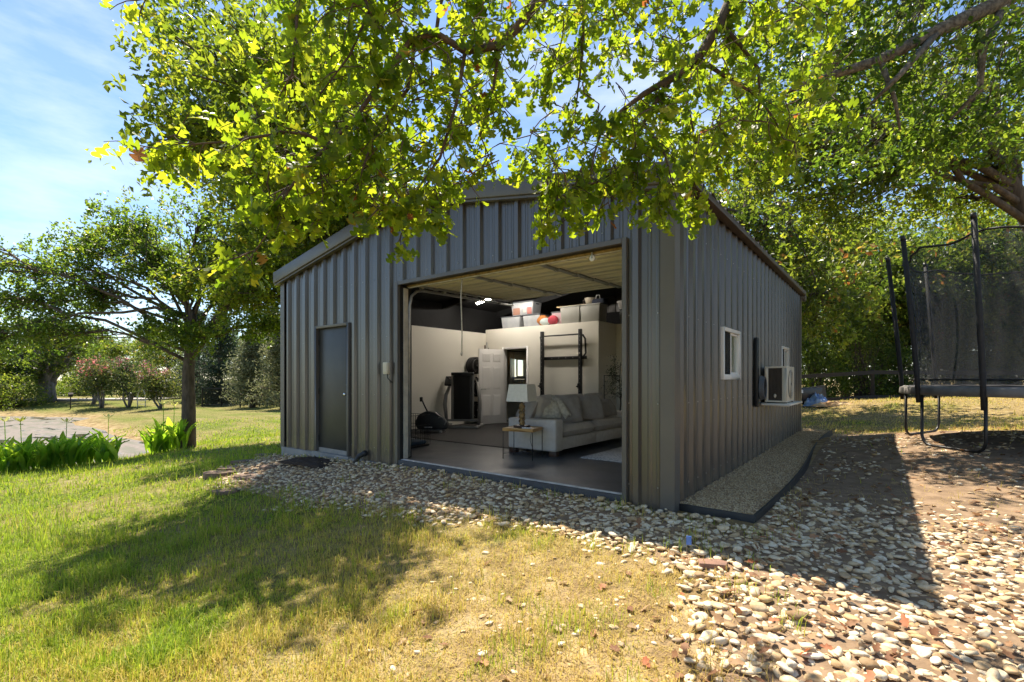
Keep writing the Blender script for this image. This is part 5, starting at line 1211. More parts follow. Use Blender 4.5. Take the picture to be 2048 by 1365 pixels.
def limb_path(a, b, rr, n=6, arch=.16, jit=.05):
    a = Vector(a); b = Vector(b); ln = (b-a).length; m = (a+b)/2 + Vector((rr.gauss(0, .08), rr.gauss(0, .08), arch))*ln
    P = []
    for i in range(n):
        t = i/(n-1); p = a*(1-t)**2 + m*2*t*(1-t) + b*t*t
        if 0 < i < n-1: p = p + Vector((rr.gauss(0, jit), rr.gauss(0, jit), rr.gauss(0, jit)))*ln*.5
        P.append(p)
    return P
def on_path(P, t):
    f = t*(len(P)-1); i = min(int(f), len(P)-2); return P[i].lerp(P[i+1], f-i)
def grow(trunk, tr_r, lobes, seed, leaf=.10, per=55, csig=.26, clusters=18, limb_r=.45, lstart=(.55, 1.0), droop=.15, aspect=.55, flat=.75, sides=8):
    """trunk path, limbs to every lobe of the crown, boughs to leaf clusters; returns wood mesh-builder and leaf arrays"""
    rr = random.Random(seed); rg = np.random.default_rng(seed); mb = MB()
    trunk = [Vector(p) for p in trunk]; m = len(trunk)
    mb.tube(trunk, [tr_r[0] + (tr_r[1]-tr_r[0])*i/(m-1) for i in range(m)], sides)
    LP = []; RN = []
    for (c, rad) in lobes:
        c = Vector(c); t0 = rr.uniform(*lstart); s = on_path(trunk, t0); r_t = tr_r[0] + (tr_r[1]-tr_r[0])*t0
        path = limb_path(s, c, rr, 7); r0 = max(.018, r_t*limb_r*rr.uniform(.8, 1.15))
        mb.tube(path, [r0*(1-.72*i/6) for i in range(7)], 6)
        nC = max(4, int(clusters*rr.uniform(.8, 1.2)))
        for k in range(nC):
            d = Vector((rr.gauss(0,1), rr.gauss(0,1), rr.gauss(0,.9))).normalized()*(rr.random()**.45)
            q = c + Vector((d.x*rad[0], d.y*rad[1], d.z*rad[2])); st = on_path(path, rr.uniform(.4, 1))
            bp_ = limb_path(st, q, rr, 4, .05, .10); mb.tube(bp_, [max(.006, r0*.30)*(1-.6*i/3) for i in range(4)], 4)
            k_ = int(per*rr.uniform(.6, 1.3)); sg = csig*rr.uniform(.7, 1.25)
            nt_ = max(2, k_//9); TC_ = rg.normal(size=(nt_, 3))*np.array([sg, sg, sg*flat]) + np.array(q); wi = rg.integers(0, nt_, k_); P = TC_[wi] + rg.normal(size=(k_, 3))*leaf*.62; LP.append(P); RN.append(np.clip(rg.beta(1.5, 1.7, nt_)[wi] + rg.normal(0, .09, k_), 0, 1))
            k2 = k_//3; f = rg.random(k2)[:,None]; A = np.array(bp_[1]); LP.append(A + (np.array(q)-A)*f + rg.normal(size=(k2,3))*sg*.45); RN.append(rg.beta(2, 2.6, k2))
    P = np.concatenate(LP); n = len(P); Ls = leaf*rg.uniform(.65, 1.25, n)
    V, F = quad_leaves(P, Ls, Ls*aspect, rg, .35, droop)
    return mb, V, F, np.repeat(np.concatenate(RN), 4)
def crown_lobes(c, rad, n, lr, seed, lowcut=-1.0):
    rr = random.Random(seed); res = []
    while len(res) < n:
        d = Vector((rr.gauss(0,1), rr.gauss(0,1), rr.gauss(0,1))).normalized()*(rr.random()**.33)
        if d.z < lowcut: continue
        s = rr.uniform(.75, 1.25); res.append(((c[0]+d.x*rad[0], c[1]+d.y*rad[1], c[2]+d.z*rad[2]), (lr[0]*s, lr[0]*s, lr[1]*s)))
    return res
def tree(name, label, base, trunk, tr_r, lobes, seed, bark=None, leafm=None, group=None, **kw):
    t = empty(name, base, 0, label, 'tree', group)
    mb, V, F, R = grow(trunk, tr_r, lobes, seed, **kw)
    mb.build('trunk', bark or M_bark, t); link('crown', np_mesh('crown', V, F, leafm or M_oakleaf, False, {'rnd': R}), t); return t
def gbase(px, py, z): p = PZ(px, py, z); return (p.x, p.y, tz1(p.x, p.y) - .05)

def keep(lobes, b):
    res = []
    for c, r_ in lobes:
        px, py, dd = proj([(c[0]+b[0], c[1]+b[1], c[2]+b[2])])
        if px[0] - 1.0*r_[0]/dd[0]*FPX > np.interp(py[0], [-300, 100, 240, 330, 420], [230, 235, 235, 330, 330]): res.append((c, r_))
    return res
# big oak behind the shed's left side
b_ = (-9.75, 2.5, tz1(-9.75, 2.5)-.1)
tree('oak_tree', 'tall oak rising behind the left roof edge of the shed', b_, [(0,0,0),(.05,.05,1.5),(.1,-.1,3.0),(.0,-.3,4.6),(-.3,-.5,6.2)], (.27, .12),
     keep(crown_lobes((-1.1, -.9, 6.9), (4.2, 3.6, 3.1), 36, (1.25, .8), 11, -.85) + [((-3.4,-1.8,4.6),(1.0,1.0,.6)), ((-2.6,-3.2,4.2),(1.0,1.0,.6)), ((-.9,-3.0,4.1),(.9,.9,.5)), ((1.0,-1.2,4.4),(1,1,.6)), ((-4.4,-.6,5.4),(1,1,.7)), ((-1.6,-1.6,3.9),(.9,.9,.5)), ((-.2,-2.0,4.5),(.9,.9,.5)), ((2.2,-1.2,5.2),(1.0,1.0,.6)), ((-2.0,.4,3.9),(1,1,.6))] + [(c, (1.05,1.05,.6)) for c in ((2.65,-5.1,5.9),(3.45,-4.2,5.4),(2.45,-3.8,6.6),(1.25,-4.7,6.8),(-1.3,-4,7.4),(.2,-4.1,6.8),(3.2,-5.1,7.1),(4.2,-4.1,6.2),(3.85,-2.9,5.7),(1.6,-5.2,6.0),(-.4,-4.8,7.6),(4.6,-3.0,6.6),(2.0,-2.6,5.2))], b_), 21,
     leaf=.125, per=78, csig=.27, clusters=22)
# lawn oak by the pond
b_ = gbase(376, 897, -.86)
tree('oak_tree', 'single oak with a bare trunk on the lawn beside the pond', b_, [(0,0,0),(.02,0,.12),(.0,.02,1.1),(.03,.0,2.2),(.06,.05,3.1),(.05,.1,4.1)], (.235, .12),
     [((c[0]*1.22, c[1]*1.22, c[2]*1.3-.1), (r_[0]*1.2, r_[1]*1.2, r_[2]*1.35)) for c, r_ in [((-2.1,-1.6,4.7),(1.1,1.0,.6)),((-3.3,-2.4,4.2),(.9,.9,.5)),((-3.9,-3.0,3.5),(.8,.8,.5)),((-2.8,-2.2,3.4),(.9,.9,.5)),((-1.6,-1.5,3.6),(.9,.9,.5)),((-1.2,-.8,5.3),(1.0,.9,.6)),((.3,.2,5.4),(1.0,1.0,.6)),((-.6,-.8,4.4),(.9,.9,.5)),
      ((1.0,.7,4.6),(1.0,.9,.6)),((1.7,1.4,3.8),(.8,.8,.5)),((1.6,1.2,2.9),(.8,.7,.4)),((.6,.8,3.5),(.9,.8,.5)),((-2.0,-2.0,2.7),(.9,.8,.4)),((-3.3,-2.9,2.6),(.7,.7,.35)),((2.1,1.7,4.7),(.8,.8,.5)),((1.1,1.5,5.4),(.8,.8,.5)),((-.2,1.0,4.7),(.9,.9,.5)),((-1.4,.3,4.4),(.9,.9,.5)),((-.5,-.3,2.9),(.7,.7,.35)),((.7,-.1,2.6),(.6,.6,.3)),((-2.6,-.6,5.2),(.8,.8,.5)),((-4.3,-3.4,4.4),(.7,.7,.4)),((.0,.0,3.9),(.9,.9,.5)),((-1.8,-1.6,4.2),(.9,.9,.5))]], 22,
     leaf=.115, per=74, csig=.24, clusters=20, lstart=(.68, 1.0), limb_r=.42)
# far spreading tree at the pond's end
b_ = gbase(93, 806, -.9)
tree('spreading_tree', 'broad grey-trunked tree with low forks beyond the pond', b_, [(0,0,0),(.0,0,.5),(.03,0,1.3),(.1,0,2.0)], (.75, .5),
     crown_lobes((-.5, 0, 4.4), (5.2, 4.5, 2.8), 22, (1.6, 1.0), 12, -.75), 23, M_greybark, M_woodleaf, None, leaf=.26, per=42, csig=.45, clusters=14, lstart=(.45, .9), limb_r=.5)
# crape myrtles
def myrtle(px, py, label, seed, h=3.6):
    b_ = gbase(px, py, -.85); t = empty('crape_myrtle', b_, 0, label, 'tree', 'crape myrtles beyond the pond')
    rr = random.Random(seed); mb = MB(); LP = []; BP = []; rg = np.random.default_rng(seed)
    for k in range(5):
        a = rr.uniform(0, 6.28); e = Vector((1.0*math.cos(a)*rr.uniform(.4,1), 1.0*math.sin(a)*rr.uniform(.4,1), h*rr.uniform(.62, .8)))
        p = limb_path((.08*math.cos(a), .08*math.sin(a), 0), e, rr, 6, .02, .04); mb.tube(p, [.07*(1-.6*i/5) for i in range(6)], 6)
        for j in range(16):
            s = on_path(p, rr.uniform(.35, 1)); q = s + Vector((rr.gauss(0,.5), rr.gauss(0,.5), rr.uniform(-.1,.8))); mb.tube([s, s.lerp(q,.5), q], [.018,.012,.006], 4)
            LP.append(rg.normal(size=(46,3))*np.array([.26,.26,.24]) + np.array(q))
            if q.z > h*.62 and rr.random() < .42: BP.append(rg.normal(size=(26,3))*np.array([.12,.12,.16]) + np.array(q) + np.array([0,0,.2]))
    mb.build('trunk', M_greybark, t); P = np.concatenate(LP); V, F = quad_leaves(P, rg.uniform(.12,.22,len(P)), .09, rg); link('crown', np_mesh('crown', V, F, M_myrtle, False, {'rnd': np.repeat(rg.random(len(P)), 4)}), t)
    if BP: P = np.concatenate(BP); V, F = quad_leaves(P, rg.uniform(.08,.14,len(P)), .09, rg); link('blossom', np_mesh('blossom', V, F, M_blossom, False, {'rnd': np.repeat(rg.random(len(P)), 4)}), t)
myrtle(186, 808, 'leftmost pink crape myrtle beyond the pond', 31, 4.0)
myrtle(203, 812, 'slim pink crape myrtle, second from the left beyond the pond', 34, 3.7)
myrtle(257, 812, 'fullest pink crape myrtle in the middle beyond the pond', 32, 4.3)
myrtle(322, 816, 'small crape myrtle left of the lawn oak trunk', 33, 3.2)

# conifers behind the lawn
def conifer(px, d, h, r, label, seed, leafm, name='cedar_tree', low=.06):
    p = PD(px, 800, d); b_ = (p.x, p.y, tz1(p.x, p.y)-.05); t = empty(name, b_, 0, label, 'tree', 'conifers at the left')
    rr = random.Random(seed); rg = np.random.default_rng(seed); mb = MB(); mb.tube([(0,0,0),(.03,0,h*.5),(0,.02,h*.97)], [r*.11,r*.07,.02], 7); LP = []
    for k in range(150):
        f = rr.random()**.8; z = h*(low + (1-low)*f); l = r*(1.05-f)**.75*rr.uniform(.6,1.12); a = rr.uniform(0,6.28); e = Vector((l*math.cos(a), l*math.sin(a), z + l*.12)); s = Vector((0,0,z-.12*l))
        mb.tube([s, e], [.03,.008], 4)
        for j in range(3): q = s.lerp(e, .45+.27*j); LP.append(rg.normal(size=(20,3))*np.array([.24,.24,.2])*(.6+.4*l) + np.array(q))
    mb.build('trunk', M_bark, t); P = np.concatenate(LP); V, F = quad_leaves(P, rg.uniform(.15,.28,len(P)), .075, rg, .2, .1); link('crown', np_mesh('crown', V, F, leafm, False, {'rnd': np.repeat(rg.random(len(P)), 4)}), t); return t
conifer(565, 30, 5.6, 1.6, 'pale grey-green conifer next to the shed left corner', 41, M_paleleaf)
conifer(505, 33, 5.2, 1.9, 'pale grey-green conifer, second from the shed left corner', 44, M_paleleaf)
conifer(440, 38, 7.2, 2.3, 'dark cedar right of the lawn oak trunk', 42, M_cedarleaf)
conifer(395, 42, 7.8, 2.6, 'dark cedar directly behind the lawn oak trunk', 43, M_cedarleaf)
conifer(545, 40, 8.0, 2.5, 'dark cedar behind the pale conifers', 45, M_cedarleaf)

# woodland: three kinds built once, copied with their own turn and size
def proto(seed, h, rad, leafm, n, lowc, lowcut=-1):
    return grow([(0,0,0),(.1,.05,h*.25),(.0,.1,h*.5),(.1,0,h*.72)], (.02*h, .007*h), crown_lobes((0,0,h*lowc), (rad, rad, h*(1-lowc)), n, (rad*.42, rad*.3), seed, lowcut), seed, leaf=.17, per=48, csig=.36, clusters=14, lstart=(.35, 1))
PR = []
for seed, h, rad, n, lowc in ((51, 10, 3.2, 22, .60), (52, 8.5, 2.8, 20, .55), (53, 6.5, 2.7, 18, .50)):
    mb, V, F, R = proto(seed, h, rad, M_woodleaf, n, lowc); wm = mb.mesh('trunk'); wm.materials.append(M_bark); PR.append((wm, np_mesh('crown', V, F, M_woodleaf, False, {'rnd': R})))
def wood_tree(px, d, k, sc, rz, label, group):
    p = PD(px, 790, d); t = empty('woodland_tree', (p.x, p.y, tz1(p.x, p.y)-.1), rz, label, 'tree', group); t.scale = (sc*1.1, sc*1.1, sc*(1.22 if group == g1 else 1.0))
    link('trunk', PR[k][0], t); link('crown', PR[k][1], t)
g1 = 'woods behind the fence on the right'
for i, (px, d, k, sc, lab) in enumerate([
    (1490, 15.5, 0, .98, 'leafy tree just behind the shed right eave'), (1400, 19, 1, .95, 'tree behind the shed roof, second from the eave end'),
    (1625, 23.5, 1, .86, 'woodland tree nearest the shed back corner'), (1690, 26, 0, .92, 'tall woodland tree right of the shed back corner'), (1760, 23.5, 2, 1.05, 'low woodland tree left of the trampoline poles'),
    (1800, 29, 0, 1.0, 'tall woodland tree behind the left trampoline poles'), (1870, 24, 1, .88, 'woodland tree seen through the left of the net'), (1930, 27, 0, .95, 'tall woodland tree seen through the middle of the net'),
    (2000, 23, 2, 1.15, 'low woodland tree seen through the right of the net'), (2060, 26, 1, .98, 'woodland tree at the right picture edge'), (2160, 24, 0, .95, 'woodland tree beyond the right picture edge'),
    (1580, 32, 0, 1.0, 'far woodland tree above the shed back corner'), (1720, 36, 1, 1.2, 'far woodland tree filling the gap left of the trampoline'), (1990, 36, 0, 1.15, 'far woodland tree filling the gap behind the net'), (2250, 22, 1, 1.0, 'woodland tree far beyond the right picture edge')]):
    wood_tree(px, d, k, sc, i*1.3, lab, g1)
g2 = 'trees along the far left skyline'
for i, (px, d, k, sc, lab) in enumerate([(-60, 38, 1, .80, 'leafy tree at the left picture edge'), (30, 46, 2, 1.0, 'low tree left of the spreading tree trunk'), (160, 60, 1, .95, 'far tree right of the spreading tree trunk'), (265, 58, 2, 1.2, 'far tree behind the crape myrtles'),
    (340, 52, 1, 1.0, 'far tree left of the lawn oak trunk'), (470, 54, 0, .92, 'far tall tree behind the dark cedars'), (580, 50, 0, .95, 'far tall tree behind the shed left corner'), (-200, 40, 0, .8, 'tree beyond the left picture edge'), (700, 46, 1, .9, 'far tree hidden mostly by the shed'), (215, 75, 0, 1.0, 'farthest tall tree beyond the pond')]):
    wood_tree(px, d, k, sc, 2 + i*1.7, lab, g2)
# shrubs and vines along the fences
def shrub(px, d, r, h, label, seed, leafm=None, leaf=.12, n=70):
    p = PD(px, 795, d); t = empty('shrub', (p.x, p.y, tz1(p.x, p.y)-.05), 0, label, 'shrub', 'shrubs along the fences'); rr = random.Random(seed); rg = np.random.default_rng(seed); mb = MB(); LP = []
    for k in range(n):
        a = rr.uniform(0,6.28); u = rr.random()**.5; z = h*rr.uniform(.05,1); rad = r*math.sqrt(max(.05, 1-(z/h)**2*.8))*u; q = Vector((rad*math.cos(a), rad*math.sin(a), z))
        mb.tube(limb_path((rr.gauss(0,.12*r), rr.gauss(0,.12*r), 0), q, rr, 4, .15, .06), [.02,.015,.01,.005], 4); LP.append(rg.normal(size=(44,3))*np.array([.2,.2,.18])*(.7+.25*r) + np.array(q))
    mb.build('stems', M_bark, t); P = np.concatenate(LP); V, F = quad_leaves(P, rg.uniform(leaf*.7,leaf*1.3,len(P)), leaf*.55, rg); link('foliage', np_mesh('foliage', V, F, leafm or M_woodleaf, False, {'rnd': np.repeat(rg.beta(2,2,len(P)), 4)}), t)
shrub(1640, 22, 1.1, 2.6, 'bright leafy shrub behind the fence next to the shed', 61)
shrub(1725, 22, 1.3, 3.9, 'tall vine-covered shrub left of the trampoline', 62, n=100)
shrub(1800, 21.6, 1.2, 2.3, 'leafy shrub behind the left trampoline poles', 63)
shrub(1900, 22, 1.5, 2.6, 'wide shrub behind the trampoline net', 64)
shrub(2010, 21.8, 1.4, 2.4, 'shrub behind the right part of the trampoline net', 65)
shrub(1570, 22, 1.2, 2.6, 'shrub half hidden by the shed back corner', 66)
shrub(2110, 22, 1.5, 2.8, 'shrub at the right end of the rail fence', 67)
shrub(20, 38, 2.6, 2.4, 'dark rounded shrub at the left edge beyond the pond', 68, leaf=.2, n=90)
shrub(-90, 36, 2.6, 2.8, 'shrub beyond the left picture edge by the pond', 69, leaf=.2, n=80)
shrub(440, 37, 1.6, 1.6, 'low dark shrub behind the iron fence', 70, M_cedarleaf, .16)
shrub(300, 48, 2.2, 2.0, 'bright shrub behind the crape myrtles', 71, leaf=.2)
shrub(160, 52, 2.6, 1.9, 'bright yellow-green shrub beyond the far road', 72, leaf=.22)
shrub(375, 46, 2.2, 2.2, 'shrub behind the lawn oak trunk', 73, M_cedarleaf, .2)
shrub(530, 43, 2.4, 2.2, 'dark shrub beside the shed left corner far behind', 74, M_cedarleaf, .2)

# tree standing to the right of the trampoline, limbs reaching left
p = PD(CX + 10.35/9.2*FPX, 800, 9.2); b_ = (p.x, p.y, tz1(p.x, p.y)-.05)
def cl(px, py, d): q = PD(px, py, d); return (q.x-b_[0], q.y-b_[1], q.z-b_[2])
R_l = [cl(1960,330,9.0), cl(1880,300,8.6), cl(1800,360,8.4), cl(1760,260,8.2), cl(1690,330,8.6), cl(1640,240,8.8), cl(1850,200,9.2), cl(1950,180,9.6), cl(2040,260,9.4), cl(1740,150,9.4), cl(1620,400,9.4), cl(1580,300,9.6), cl(1900,90,10), cl(1780,60,10.5), cl(1700,420,9.2), cl(1990,410,10.5), cl(2090,120,10), cl(1660,100,10.5), cl(1900,400,9.8), cl(1840,420,10.6), cl(1530,330,8.8), cl(1490,250,8.3), cl(1560,190,8.6), cl(1450,320,9.2), cl(1620,330,8.4)]
tree('oak_tree', 'oak right of the trampoline with dark forked limbs', b_, [(0,0,0),cl(2140,620,9.2),cl(2090,500,9.2),cl(2045,415,9.2),cl(2005,330,9.3),cl(1985,220,9.4)], (.21, .09), [(c, (1.0,1.0,.55)) for c in R_l], 24, leaf=.10, per=46, csig=.23, clusters=17, lstart=(.5, 1), limb_r=.55)
# oak off to the right whose lichen-covered limb crosses the upper right corner
p = PD(CX + 8.2/5.4*FPX, 800, 5.4); b_ = (p.x, p.y, tz1(p.x, p.y)-.05)
lim = [cl(2600,-300,5.6), cl(2180,-110,5.4), cl(2013,0,5.3), cl(1880,60,5.2), cl(1760,120,5.2), cl(1620,165,5.3), cl(1560,190,5.4)]
fl = empty('oak_tree', b_, 0, 'oak reaching in from the right with a lichen-covered limb', 'tree')
mb, V, F, R = grow([(0,0,0),cl(2560,300,5.5),cl(2600,-300,5.6),cl(2500,-700,5.8)], (.26,.12), [(cl(a,b2,d_), (.75,.75,.42)) for a, b2, d_ in ((1700,40,5.4),(1830,20,5.6),(1900,150,5.4),(1780,200,5.6),(1650,120,5.8),(2000,120,5.6),(2060,40,5.6),(1960,260,5.8),(1560,60,5.8),(1600,230,6.0),(1850,300,6.2),(2080,230,6),(1720,300,6.4),(1500,140,6.2),(1660,-40,5.6),(1900,-60,5.6))], 25, leaf=.095, per=30, csig=.20, clusters=15, lstart=(.8,1), limb_r=.15)
mb.tube(lim, [.16,.12,.085,.07,.055,.035,.02], 9); mb.tube([Vector(lim[4]), cl(1790,200,5.2), cl(1800,260,5.3)], [.03,.02,.012], 6); mb.tube([Vector(lim[2]), cl(1965,100,5.2), cl(1960,180,5.3), cl(1900,240,5.4)], [.05,.04,.03,.015], 7); mb.tube([Vector(lim[3]), cl(1800,150,5.0), cl(1790,160,5.0), cl(1740,210,5.2)], [.04,.03,.028,.012], 6)
mb.build('trunk', M_lichen, fl); link('crown', np_mesh('crown', V, F, M_oakleaf, False, {'rnd': R}), fl)

# ------------------------------------------------------------------ iron fence, road, post at the far left
M_road = pmat('pale_road', (.40, .36, .33), (.34, .31, .28), 2, .95, 0, .2, 20)
a = PZ(-300, 803, -.80); b2 = PZ(330, 803, -.80); mb = MB(); dv = Vector((FWD[0], FWD[1], 0))
V = []
for k in range(13):
    q = a.lerp(b2, k/12); z = max(tz1(q.x, q.y), tz1(*(q+dv*2.6)[:2])) + .06; V += [(q.x, q.y, z), (q.x+dv.x*2.6, q.y+dv.y*2.6, z+.02), (q.x, q.y, z-.4)]
mb.add(V, [[3*k,3*k+3,3*k+4,3*k+1] for k in range(12)] + [[3*k+2,3*k+5,3*k+3,3*k] for k in range(12)]); tag(mb.build('road', M_road), 'pale road beyond the pond', None, None, 'structure')
def iron_fence(p0, p1, label):
    f = empty('iron_fence', (p0.x, p0.y, tz1(p0.x, p0.y)), 0, label, 'fence'); d = Vector((p1.x-p0.x, p1.y-p0.y, 0)); n_ = 7
    for k in range(n_): q = d*(k/(n_-1)); mb = MB(); mb.box(q.x-.04, q.x+.04, q.y-.04, q.y+.04, -.3, 1.45); mb.build('post', M_blackmetal, f)
    for z in (.15, 1.3): mb = MB(); mb.bar(Vector((0,0,z)), d+Vector((0,0,z)), .03, .04); mb.build('rail', M_blackmetal, f)
    for k in range(90): 
        if k == 0: mb = MB(); mb.box(-.011,.011,-.011,.011,.0,1.4); pm = mb.mesh('picket'); pm.materials.append(M_blackmetal)
        o = link('picket', pm, f); q = d*((k+.5)/90); o.location = (q.x, q.y, 0)
iron_fence(PD(405, 800, 35), PD(640, 800, 33), 'black iron picket fence beyond the lawn')
p = gbase(141, 815, -.95); t_ = empty('bird_feeder_post', p, 0, 'dark post with a small box on the far bank of the pond', 'post')
mb = MB(); mb.cyl((0,0,0),(0,0,.95),.035,8); mb.build('post', M_fence, t_); mb = MB(); mb.box(-.12,.12,-.12,.12,.95,1.15); mb.build('box', M_fence, t_, .01); mb = MB(); mb.prism([(-.16,1.15),(.16,1.15),(0,1.28)], -.15, .15, Matrix.Rotation(math.pi/2, 4, 'X')); mb.build('roof', M_fence, t_)
p = gbase(283, 812, -.85); t_ = empty('garden_arch', p, YAW, 'small white garden arch beyond the crape myrtles', 'arch')
mb = MB(); mb.tube([(-.3,0,0),(-.3,0,.9),(-.2,0,1.2),(0,0,1.32),(.2,0,1.2),(.3,0,.9),(.3,0,0)], .04, 6); mb.build('hoop', M_whitepaint, t_)
for k in range(3): mb = MB(); mb.bar((-.28,0,.25+.25*k),(.28,0,.25+.25*k),.03,.03); mb.build('crossbar', M_whitepaint, t_)

# ------------------------------------------------------------------ cannas at the water's edge
M_canna = leafmat('canna_leaf', [(0, (.07, .15, .016)), (.6, (.14, .25, .026)), (1, (.24, .34, .045))], .62, [(0, (.34,.60,.03)), (.6, (.52,.76,.04)), (1, (.70,.84,.08))], .35, 'object')
M_yellow = leafmat('yellow_petal', [(0, (.62, .50, .06)), (1, (.72, .62, .18))], .4, None, .5, 'object')
def canna_leaf(seed):
    rr = random.Random(seed); n_ = 6; V = []; 
    for i in range(n_+1):
        t = i/n_; wd = .062*math.sin(math.pi*min(1, t*.97+.03))**.9*(1 if i < n_ else .05); z = .52*t - .10*t**3; y = .05*t + .22*t*t*rr.uniform(.7,1.2)
        V += [(-wd, y-.02*wd*10*.2, z+.02), (0, y, z), (wd, y-.02*wd*10*.2, z+.02)]
    F = []
    for i in range(n_): a = 3*i; F += [[a,a+1,a+4,a+3],[a+1,a+2,a+5,a+4]]
    mb = MB(); mb.add(V, F, True); me = mb.mesh('leaf'); me.materials.append(M_canna); return me
CL = [canna_leaf(i) for i in range(4)]
mb = MB(); mb.tube([(0,0,0),(.01,0,.5),(.02,.01,.95)], [.010,.008,.005], 5); STM = mb.mesh('flower_stalk'); STM.materials.append(M_canna)
mb = MB()
for k in range(6): a = k*1.05; mb.add([(.02,.01,.93),(.02+.07*math.cos(a-.35),.01+.07*math.sin(a-.35),.98),(.02+.12*math.cos(a),.01+.12*math.sin(a),1.02+.02*(k%2)),(.02+.07*math.cos(a+.35),.01+.07*math.sin(a+.35),.98)], [[0,1,2,3]])
FLM = mb.mesh('flower'); FLM.materials.append(M_yellow)
rr = random.Random(77)
def canna(px, py, z, sc, flower, label, group, nl):
    p = gbase(px, py, z); t = empty('canna_plant', (p[0], p[1], p[2]+.04), rr.uniform(0,6.28), label, 'plant', group); t.scale = (sc, sc, sc)
    for k in range(nl):
        o = link('leaf', rr.choice(CL), t); o.rotation_euler = (rr.uniform(-.15,.35), rr.uniform(-.2,.2), k*2.4+rr.uniform(-.3,.3)); s = rr.uniform(.75,1.2); o.scale = (s*rr.uniform(.55,.9), s, s*rr.uniform(.85,1.15)); o.location = (rr.gauss(0,.05), rr.gauss(0,.05), rr.uniform(-.02,.10))
    if flower: link('flower_stalk', STM, t); o = link('flower', FLM, t)
for i in range(34):
    px = -10 + 240*(i+.5)/34 + rr.uniform(-4,4); py = 943 - (px/240)*22 + rr.choice((-7,0,6)); fl_ = i in (3, 7, 20, 31)
    canna(px, py, -1.0, rr.uniform(1.15,1.5), fl_, ({3: 'leftmost', 7: 'second from the left', 20: 'third from the left', 31: 'rightmost'}[i] + ' of the yellow-flowered cannas in the pond row' if fl_ else 'leafy green canna plant in the row at the pond edge'), 'flowering cannas in the pond row' if fl_ else 'cannas in the pond row', 10)
for i in range(12):
    px = 303 + 60*(i+.5)/12 + rr.uniform(-4,4); fl_ = i in (4, 9)
    canna(px, 905 + rr.uniform(-8,4), -.95, rr.uniform(1.3,1.65), fl_, ('%s yellow-flowered canna in the clump by the oak trunk' % ('left' if i == 4 else 'right') if fl_ else 'leafy green canna plant in the clump by the oak trunk'), 'flowering cannas by the oak trunk' if fl_ else 'cannas by the oak trunk', 11)
# ------------------------------------------------------------------ the near oak whose leaves hang into the picture
CL1 = [(0, (.045, .080, .012)), (.5, (.105, .145, .017)), (.92, (.18, .19, .025)), (.97, (.22, .15, .03)), (1, (.30, .09, .035))]
CL2 = [(0, (.27, .39, .018)), (.5, (.50, .58, .022)), (.92, (.72, .70, .030)), (.97, (.62, .42, .04)), (1, (.50, .14, .04))]
M_near = leafmat('near_oak_leaf', CL1, .66, CL2, .42); M_nearobj = leafmat('near_oak_leaf_single', CL1, .66, CL2, .42, 'object')
def oak_leaf(seed):
    """lobed post-oak leaf, one unit long, folded a little along the midrib and curled"""
    r = random.Random(seed); asym = r.uniform(-.05, .05)
    yo = [0, .13, .25, .34, .42, .50, .57, .65, .71, .78, .86, .94, 1.0]
    wo = [.012, .03, .16, .12, .07, .30, .37, .24, .085, .23, .27, .15, .012]
    V = []; curl = r.uniform(.05, .28); fold = r.uniform(.08, .34); side = r.uniform(-.12, .12)
    for i, (y, w_) in enumerate(zip(yo, wo)):
        a = w_*r.uniform(.82, 1.15); b = w_*r.uniform(.82, 1.15); z = -curl*(y-.25)**2; bx = side*y*y
        V += [(bx-a, y + (asym if 0 < i < 12 else 0) + .05*a, z + a*fold + r.uniform(-.01,.01)), (bx, y, z), (bx+b, y - (asym if 0 < i < 12 else 0) + .05*b, z + b*fold + r.uniform(-.01,.01))]
    F = []
    for i in range(12): a = 3*i; F += [[a,a+1,a+4],[a,a+4,a+3],[a+1,a+2,a+5],[a+1,a+5,a+4]]
    return np.array(V), np.array(F)
OLV = [oak_leaf(i)[0] for i in range(8)]; OLF = oak_leaf(0)[1]
tbx, tby = 3.9, -6.3; tb = (tbx, tby, tz1(tbx, tby)-.1)
no = empty('oak_tree', tb, 0, 'near oak whose bright lobed leaves hang across the top', 'tree')
def LC(p): return Vector((p[0]-tb[0], p[1]-tb[1], p[2]-tb[2]))
def pl_(pts): return [PD(*p) for p in pts]
fork = Vector((tbx-.2, tby+.3, 3.4)); top = Vector((tbx-.3, tby+.4, 5.6))
